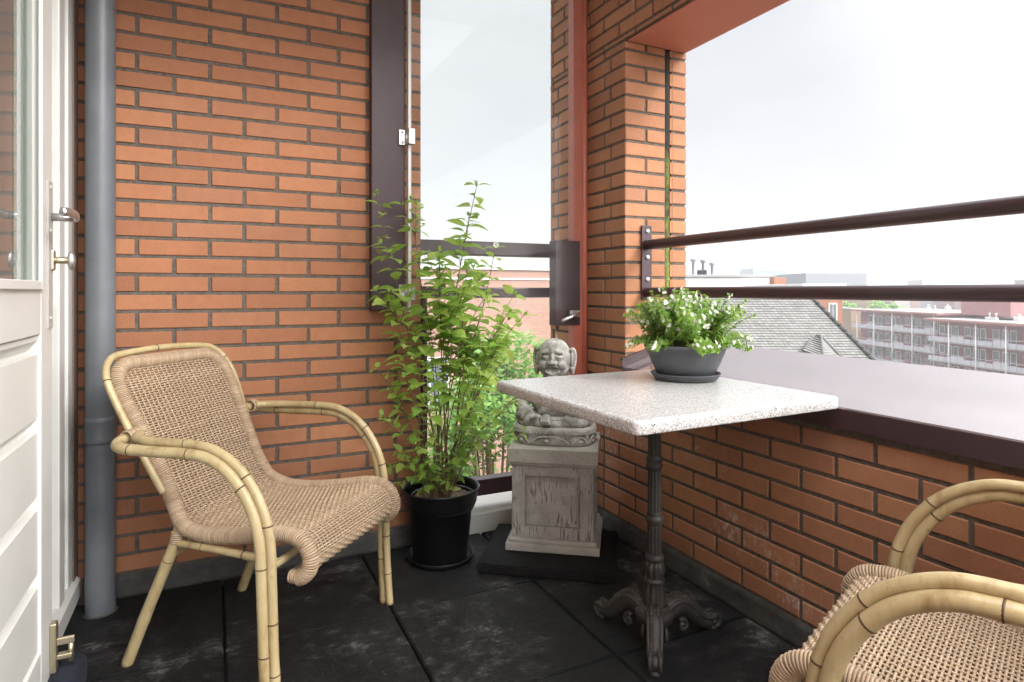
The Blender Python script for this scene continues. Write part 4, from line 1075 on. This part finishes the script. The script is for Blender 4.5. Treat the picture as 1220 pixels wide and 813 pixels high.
# gallery flats on the right
HV = math.atan((576-610)/738)   # facade direction relative to the view
def flats(name, label, pxn, dn, L, ztop, floors, sh_u=0, group=None):
    p = at(pxn, 347, dn); t = thing(name, label, 'building', (p.x, p.y, GZ), 0)
    hd = PI/2-TH-HV                                 # +x local runs away from us along the front
    t.rotation_euler = (0,0,hd); H = ztop-GZ
    mb = MB(); mb.box((0,-13,0),(L,-.0,H-.35)); mb.build('wall', M_fb3, t)
    mb = MB(); mb.bbox((-.7,-13.6,H-.348),(L+.7,2.1,H-.05),.04); mb.build('roof_edge', M_pink, t)
    mb = MB(); mb.bbox((-.5,-13.4,H-.048),(L+.5,1.9,H+.03),.03); mb.build('roof', M_roofgrey, t)
    r2 = random.Random(int(pxn))
    for k in range(1, floors+1):
        z = H-.35-2.95*k
        mb = MB(); mb.bbox((-.2,.002,z-.22),(L+.2,1.75,z),.02); mb.build('gallery_floor', M_slabf, t)
        mb = MB()
        u = 0
        while u < L: mb.bbox((u+.05,1.70,z-.10),(min(u+1.22,L),1.74,z+.62+(.28 if int(u/2.5)%3==0 else 0)),.01); u += 1.25
        mb.tube([(0,1.72,z+1.0),(L,1.72,z+1.0)], .035, 6); mb.build('gallery_panel', M_rail_f, t)
        u = .6
        while u < L-3.6:
            for (a, w, zz0, zz1) in ((u, 1.0, 0.02, 2.25), (u+1.3, .95, .02, 2.25), (u+2.7, 1.2, .95, 2.25)):
                if a+w > L: continue
                mb = MB(); mb.bbox((a,.003,z+zz0),(a+w,.07,z+zz1),.015); fr_ = mb.build('door' if zz0 < .5 else 'window', M_fwhite, t)
                mb = MB(); mb.box((a+.14,.072,z+max(zz0+.12,.5)),(a+w-.14,.080,z+zz1-.14)); mb.build('pane', M_glassf, fr_)
            u += 5.0
    u = .3
    while u <= L+.1: mb = MB(); mb.tube([(u,1.80,0),(u,1.80,H-.35)], .09, 8); mb.build('gallery_post', M_post_f, t); u += 5.0
    for k in range(int(L/4)):
        u = r2.uniform(1, L-1); v = r2.uniform(-9,-.5); s = r2.uniform(.2,.45); mb = MB(); mb.bbox((u-s,v-s,H+.03),(u+s,v+s,H+.03+r2.uniform(.3,.8)),.02); mb.lathe([(.1,.2),(.1,.8),(.16,.85),(.16,1.0),(0,1.02)], (u, v, H+.03), 10); mb.build('roof_vent', M_fwhite, t)
    return t, H
f2, H2 = flats('gallery_flats', 'nearer maroon block of gallery flats at the right edge, its roof a little lower', 1362, 66, 29.5, -3.15, 4)
f1, H1 = flats('gallery_flats', 'farther long block of maroon gallery flats with pale posts, reaching left beyond the tiled roof', 1128, 96.5, 22, -2.4, 4)
mb = MB(); mb.bbox((-10,-9,H1-.2),(-1.0,-1.5,H1+2.0),.03); mb.build('stair_block', M_fb3, f1)
# grey tiled hip roof
gr = thing('tiled_roof_house', 'house with a big grey tiled hip roof just beyond the parapet', 'house', at(900,347,28).to_2d().to_3d()+Vector((0,0,GZ)))
def V(px, lat_from, z, d): pass
def cam(lat, z, d): return Vector((d*WX+lat*RX, d*WY+lat*RY, z))
rl, rR = cam(4.5, .82, 30), cam(14.35, .82, 30); eL, eR = cam(.8, -5.3, 24), cam(17.55, -5.3, 24); bL, bR = cam(.8, -5.3, 36), cam(17.55, -5.3, 36)
M_tiles = mat('grey_roof_tile', (.24,.235,.225), .8, var=(3,.3,(.33,.325,.31)), bump=(30,.01))
m, g = base('grey_roof_tiles', .8, .2); g.l(g.mix(g.noise(g.coords(), 2, 5, .7), g.ramp(g.island(), [(0,(.12,.118,.112)),(1,(.22,.217,.207))]), (.17,.167,.158)), g.b.inputs['Base Color']); M_tiles = m
def tile_face(mb, A, B, Cc, D, rows, tw):
    """A,B lower edge ; D,C upper edge"""
    up = ((D+Cc)/2-(A+B)/2); nrm = (B-A).cross(up).normalized()
    if nrm.z < 0: nrm = -nrm
    for i in range(rows):
        a0 = A.lerp(D, i/rows); b0 = B.lerp(Cc, i/rows); a1 = A.lerp(D, (i+1.12)/rows); b1 = B.lerp(Cc, (i+1.12)/rows)
        W = (b0-a0).length; n = max(1, int(W/tw)); du = (b0-a0).normalized(); off = (i % 2)*.5
        e = du
        for k in range(-1, n+1):
            u0 = max(0, (k+off)*tw); u1 = min(W, (k+1+off)*tw-.012)
            if u1-u0 < .05: continue
            W1 = (b1-a1).length; s = (a1-a0).dot(du)
            lo = a0+du*u0; lo2 = a0+du*u1; upv = (a1-a0)-du*s
            h = nrm*.038; dz = nrm*random.uniform(-.005,.005)
            def clampu(p):   # keep inside the sloping hip
                x = (p-a1).dot(du); x = max(0, min(W1, x)); return a1+du*x
            t0, t1 = clampu(lo+upv), clampu(lo2+upv)
            if (t1-t0).length < .01 and (lo2-lo).length < .01: continue
            mb.add([lo+h+dz, lo2+h+dz, t1, t0, lo-nrm*.01, lo2-nrm*.01], [(0,1,2,3),(0,4,5,1)])
mb = MB(); tile_face(mb, eL, eR, rR, rl, 56, .22); tile_face(mb, eR, bR, rR+Vector((.01,0,0)), rR, 56, .22); mb.add([bL,bR,rR,rl],[(0,1,2,3)]); mb.add([eL,rl,bL],[(0,1,2)])
rfo = root_build(gr, 'roof', mb, M_tiles)
mb = MB()
for a, b in ((rl,rR),(rR,eR),(rR,bR),(rl,eL)):
    Q = resample([a, b], .36)
    for i in range(len(Q)-1): mb.tube([Q[i]+Vector((0,0,.05)), Q[i+1]+Vector((0,0,.075))], [.09,.105], 8)
rg = root_build(gr, 'ridge_tiles', mb, mat('dark_ridge_tile', (.05,.05,.048), .8))
mb = MB(); dn = Vector((0,0,-.15)); e4 = [eL.lerp(bR,.03), eR.lerp(bL,.03), bR.lerp(eL,.03), bL.lerp(eR,.03)]; vs = [p+dn for p in e4]+[Vector((p.x,p.y,GZ)) for p in e4]
mb.add(vs, [(0,1,2,3),(0,4,5,1),(1,5,6,2),(2,6,7,3),(3,7,4,0)]); root_build(gr, 'wall', mb, M_fb2)
mb = MB()      # little hipped dormer low on the slope
def onroof(px, py):
    # intersect the eye ray with the front slope plane
    nrm = (eR-eL).cross(rl-eL).normalized(); o_ = Vector((0,0,EYE)); d_ = at(px,py,1)-o_; return o_+d_*((eL-o_).dot(nrm)/d_.dot(nrm))
apex = onroof(972,401); dl, dr_ = onroof(956,424)+Vector((0,0,.25)), onroof(1003,432)+Vector((0,0,.2)); dm = onroof(974,428); fwd = Vector((-WX,-WY,0))
am = apex+fwd*.5+Vector((0,0,.05)); m1_ = dm+fwd*.45+Vector((0,0,.1))
am2 = am+(dr_-dl).normalized()*.02
tile_face(mb, dl, m1_, am, apex+Vector((0,0,.06)), 9, .22); tile_face(mb, m1_, dr_, apex+Vector((0,0,.07)), am2, 9, .22); mb.add([apex, am, dl-Vector((0,0,.05)), dr_-Vector((0,0,.05)), m1_-Vector((0,0,.05))], [(0,2,4,1),(0,1,4,3)])
root_build(gr, 'dormer', mb, M_tiles)
mb = MB()
for a, b in ((apex+Vector((0,0,.06)),am),(am,m1_),(apex+Vector((0,0,.1)),dl),(am,dr_)): mb.tube([a,b], .045, 8)
root_build(gr, 'dormer_ridge', mb, mat('pale_ridge_tile', (.10,.10,.095), .8))

def block(name, label, px0, px1, ytop, d, depth, m_, cat='building', group=None, zb=GZ, windows=0, roofm=None):
    a = at(px0, ytop, d); b = at(px1, ytop, d); t = thing(name, label, cat, (a.x, a.y, zb), math.atan2(b.y-a.y, b.x-a.x), group)
    W = (b.to_2d()-a.to_2d()).length; H = a.z-zb
    mb = MB(); mb.bbox((0,0,0),(W,depth,H),.05); mb.build('wall', m_, t)
    if roofm: mb = MB(); mb.bbox((-.2,-.2,H+.003),(W+.2,depth+.2,H+.25),.03); mb.build('roof_edge', roofm, t)
    return t, W, H
t, W, H = block('orange_house', 'orange brick building directly behind the tiled roof, with one tall white window', 958, 1004, 342, 50, 12, M_fb2, roofm=M_fwhite)
for fx in (.30,.74):
    for z in (H-1.9, H-5):
        mb = MB(); mb.bbox((W*fx-.35,-.06,z-.9),(W*fx+.35,-.003,z+.6),.02); w_ = mb.build('window', M_fwhite, t); mb = MB(); mb.box((W*fx-.26,-.07,z-.8),(W*fx-.02,-.062,z+.5)); mb.box((W*fx+.02,-.07,z-.8),(W*fx+.26,-.062,z+.5)); mb.build('pane', M_glassf, w_)
t, W, H = block('white_flat_building', 'long white flat-roofed building just above the rail, with three metal flues', 770, 922, 330.5, 62, 14, M_fwhite, roofm=M_slabf)
for px, hh in ((830,1.35),(842,1.25),(853,.95)):
    x = (px-770)/(922-770)*W; mb = MB(); mb.lathe([(.14,0),(.14,hh),(.28,hh+.05),(.28,hh+.32),(0,hh+.34)], (x,1.2,H+.25), 14); mb.build('flue', M_fgrey, t)
mb = MB(); mb.bbox((W*.43,.8,H+.25),(W*.455,1.4,H+.75),.03); mb.bbox((W*.47,.8,H+.25),(W*.495,1.4,H+.75),.03); mb.build('roof_unit', M_dark, t)
block('brick_gable', 'small orange brick gable end joined to the white flat-roofed building', 922.5, 937, 331, 61, 10, M_fb2)
t, W, H = block('glass_tower', 'far pale glass office block above the white roof', 897, 937, 319.5, 300, 18, mat('pale_green_glass', (.20,.26,.265), .2))
mb = MB()
for k in range(9): mb.box((-.1,-.3,H-1.4-2.2*k),(W+.1,-.05,H-1.0-2.2*k))
mb.build('floor_band', M_fwhite, t)
t, W, H = block('grey_hall', 'wide plain grey hall on the skyline above the rail', 960, 1033, 325.5, 170, 30, M_fgrey)
t, W, H = block('low_ochre_house', 'low ochre house between the orange building and the gallery flats', 1014, 1027, 369, 124, 10, mat('ochre_render', (.26,.17,.11), .9), roofm=M_slabf)
rnd = random.Random(21)
mats_far = [mat('far_wall_pale', (.28,.26,.245), .9), mat('far_wall_brown', (.15,.10,.08), .9), mat('far_wall_grey', (.2,.2,.21), .9), mat('far_wall_red', (.19,.09,.07), .9)]
for k in range(44):
    px = 700+k*20+rnd.uniform(-8,8); d = rnd.uniform(135,330); yt = rnd.uniform(338,351) if rnd.random() < .8 else rnd.uniform(333,338)
    w = rnd.uniform(14,40); i = rnd.randrange(4)
    if 893 < px+w and px < 940: yt = 341
    t, W, H = block('distant_building', ['pale','brown','grey','red brick'][i]+' low building far off on the hazy skyline', px, px+w, yt, d, rnd.uniform(10,20), mats_far[i], group='far buildings of the town skyline', roofm=M_roofgrey if d < 220 else None)
def tree(label, p, rx, rz, nleaf, ls, H, group=None):
    t = thing('broadleaf_tree', label, 'tree', (p.x, p.y, GZ), 0, group); h = p.z-GZ; r2 = random.Random(int(p.x*10))
    mb = MB(); mb.tube([(0,0,0),(.05,0,h*.5),(0,.1,h)], [rx*.11,rx*.09,rx*.03], 10)
    cl = []
    for k in range(38):
        a = r2.uniform(0,2*PI); el = r2.uniform(-1.3,1.45); q = r2.uniform(.45,.95); c = Vector((rx*q*math.cos(a)*math.cos(el), rx*q*math.sin(a)*math.cos(el), h+rz*q*math.sin(el))); cl.append((c, rx*r2.uniform(.26,.42)))
        mb.tube(smoothpath([(0,0,h*.62),(c.x*.4,c.y*.4,h*.8+(c.z-h)*.3),c], 3), [rx*.035,rx*.03,rx*.026,rx*.022,rx*.018,rx*.014,rx*.01], 5)
    mb.build('trunk', M_stem, t); lv = MB()
    for k in range(nleaf):
        c, r_ = cl[r2.randrange(len(cl))]; v = Vector((r2.gauss(0,1), r2.gauss(0,1), r2.gauss(0,1))).normalized()*r_*r2.uniform(.55,1.05)
        d = Vector((r2.uniform(-1,1), r2.uniform(-1,1), r2.uniform(-.6,.5))); leaf(lv, c+v, d, Vector((r2.uniform(-.6,.6), r2.uniform(-.6,.6), 1)), ls*r2.uniform(.7,1.2), ls*.6, .2, .2)
    lv.build('crown', M_treeleaf, t, fix=False)
tree('fresh green tree below the balcony, seen through the narrow corner opening behind the potted shrub', at(588,560,12.5)+Vector((0,0,.15)), 1.6, 2.75, 15000, .13, 0)
for k, (px, d, yt) in enumerate(((1045,128,360),(1062,135,362),(862,240,336),(878,230,337),(720,60,366),(640,90,372),(1010,140,362))):
    z = 1.02-(yt-347)/738*d; rr = d*.022 if d < 200 else d*.016
    p = at(px, yt, d); p.z = z-rr*.7; tree('green treetop among the roofs of the town', p, rr, rr*.8, 420, rr*.28, 0, 'trees among the far roofs')
m, g = base('town_ground', .95, .1); g.l(g.ramp(g.noise(g.coords(), .05, 8, .7), [(.35,(.09,.11,.05)),(.5,(.14,.14,.12)),(.65,(.24,.23,.21))]), g.b.inputs['Base Color'])
mb = MB(); mb.add([(-1500,-1500,GZ),(1500,-1500,GZ),(1500,1500,GZ),(-1500,1500,GZ)], [(0,1,2,3)]); gd = struct(mb.build('ground', m))
# own building below the balcony
mb = MB(); mb.box((FX-8,YS-6,GZ+.01),(1.83,2.70,-.165)); ob = mb.build('lower_storeys', M_fb2); tag(ob, 'brick storeys of the same building below the balcony floor', 'building')

# pale air over the town
hm = bpy.data.materials.new('pale_air'); hm.use_nodes = True; hn = hm.node_tree; hn.nodes.remove(hn.nodes['Principled BSDF'])
pv = hn.nodes.new('ShaderNodeVolumePrincipled'); pv.inputs['Color'].default_value = (.95,.96,1,1); pv.inputs['Density'].default_value = .0012; pv.inputs['Anisotropy'].default_value = .2
hn.links.new(pv.outputs[0], hn.nodes['Material Output'].inputs['Volume'])
mb = MB(); mb.box((-1520,-1520,GZ-1),(1520,1520,34)); hz = mb.build('haze', hm); hz['kind'] = 'stuff'
# ------------------------------------------------------------------ world, sun, camera
EXPO = 1.24; SKYB, SKYZ, SKYG = 3.35, 5.6, 6.2
SUN_EL, SUN_AZ = R(31), math.atan2(-.88, .48)     # direction towards the sun (x, y)
wd = bpy.data.worlds.new('World'); scene.world = wd; wd.use_nodes = True; nt = wd.node_tree
bg = nt.nodes['Background']; sky = nt.nodes.new('ShaderNodeTexSky'); sky.sky_type = 'NISHITA'; sky.sun_disc = False
sky.sun_elevation = SUN_EL; sky.sun_rotation = PI/2-SUN_AZ; sky.air_density = 1; sky.dust_density = 3
class G2(NT):
    def __init__(s): s.nt = nt; s.b = None
g = G2(); tc = g.n('TexCoord').outputs['Generated']; sp = g.n('SeparateXYZ'); g.l(tc, sp.inputs[0])
mp = g.n('Mapping'); mp.inputs['Scale'].default_value = (1,1,2.6); g.l(tc, mp.inputs['Vector'])
cl = g.noise(mp.outputs['Vector'], 2.3, 7, .6)
cc = g.ramp(cl, [(.32,(.88,.89,.905)),(.5,(.94,.945,.955)),(.66,(1,1,1))])
cb = g.n('MapRange'); cb.interpolation_type = 'SMOOTHSTEP'; cb.inputs['From Min'].default_value = .38; cb.inputs['From Max'].default_value = 1.0; cb.inputs['To Min'].default_value = SKYB; cb.inputs['To Max'].default_value = SKYB*SKYZ; g.l(sp.outputs[2], cb.inputs['Value'])
dt = g.n('VectorMath'); dt.operation = 'DOT_PRODUCT'; g.l(tc, dt.inputs[0]); dt.inputs[1].default_value = (math.cos(SUN_EL)*math.cos(SUN_AZ), math.cos(SUN_EL)*math.sin(SUN_AZ), math.sin(SUN_EL))
glow = g.math('MULTIPLY', g.math('POWER', g.math('MAXIMUM', dt.outputs['Value'], 0), 1.6), SKYB*SKYG)
class _O: pass
cbx = _O(); cbx.outputs = [g.math('ADD', cb.outputs[0], glow)]; cb = cbx
vs_ = g.n('VectorMath'); vs_.operation = 'SCALE'; g.l(cc, vs_.inputs[0]); g.l(cb.outputs[0], vs_.inputs['Scale'])
mx = g.mix(.92, sky.outputs[0], vs_.outputs[0]); g.l(mx, bg.inputs['Color']); bg.inputs['Strength'].default_value = .11
sl_ = bpy.data.lights.new('sun', 'SUN'); sl_.energy = 1.5; sl_.angle = R(14); sl_.color = (1,.975,.94); so = bpy.data.objects.new('sun', sl_); C.objects.link(so)
dv = Vector((math.cos(SUN_EL)*math.cos(SUN_AZ), math.cos(SUN_EL)*math.sin(SUN_AZ), math.sin(SUN_EL)))
so.rotation_euler = dv.to_track_quat('Z', 'Y').to_euler(); so.location = dv*30
cd = bpy.data.cameras.new('camera'); cd.sensor_width = 36; cd.lens = 738/1220*36; cd.shift_y = -(406.5-347)/1220; cd.clip_start = .05; cd.clip_end = 8000
co_ = bpy.data.objects.new('camera', cd); C.objects.link(co_); co_.location = (0,0,EYE); co_.rotation_euler = (PI/2, 0, -TH); scene.camera = co_
vs2 = scene.view_settings; vs2.view_transform = 'Standard'; vs2.look = 'None'; vs2.gamma = 1; vs2.exposure = EXPO if 'EXPO' in globals() else 0; vs2.use_curve_mapping = False
scene.render.engine = 'CYCLES'; scene.cycles.max_bounces = 10; scene.cycles.diffuse_bounces = 5; scene.cycles.transparent_max_bounces = 16; scene.cycles.glossy_bounces = 5
scene.cycles.caustics_reflective = False; scene.cycles.caustics_refractive = False
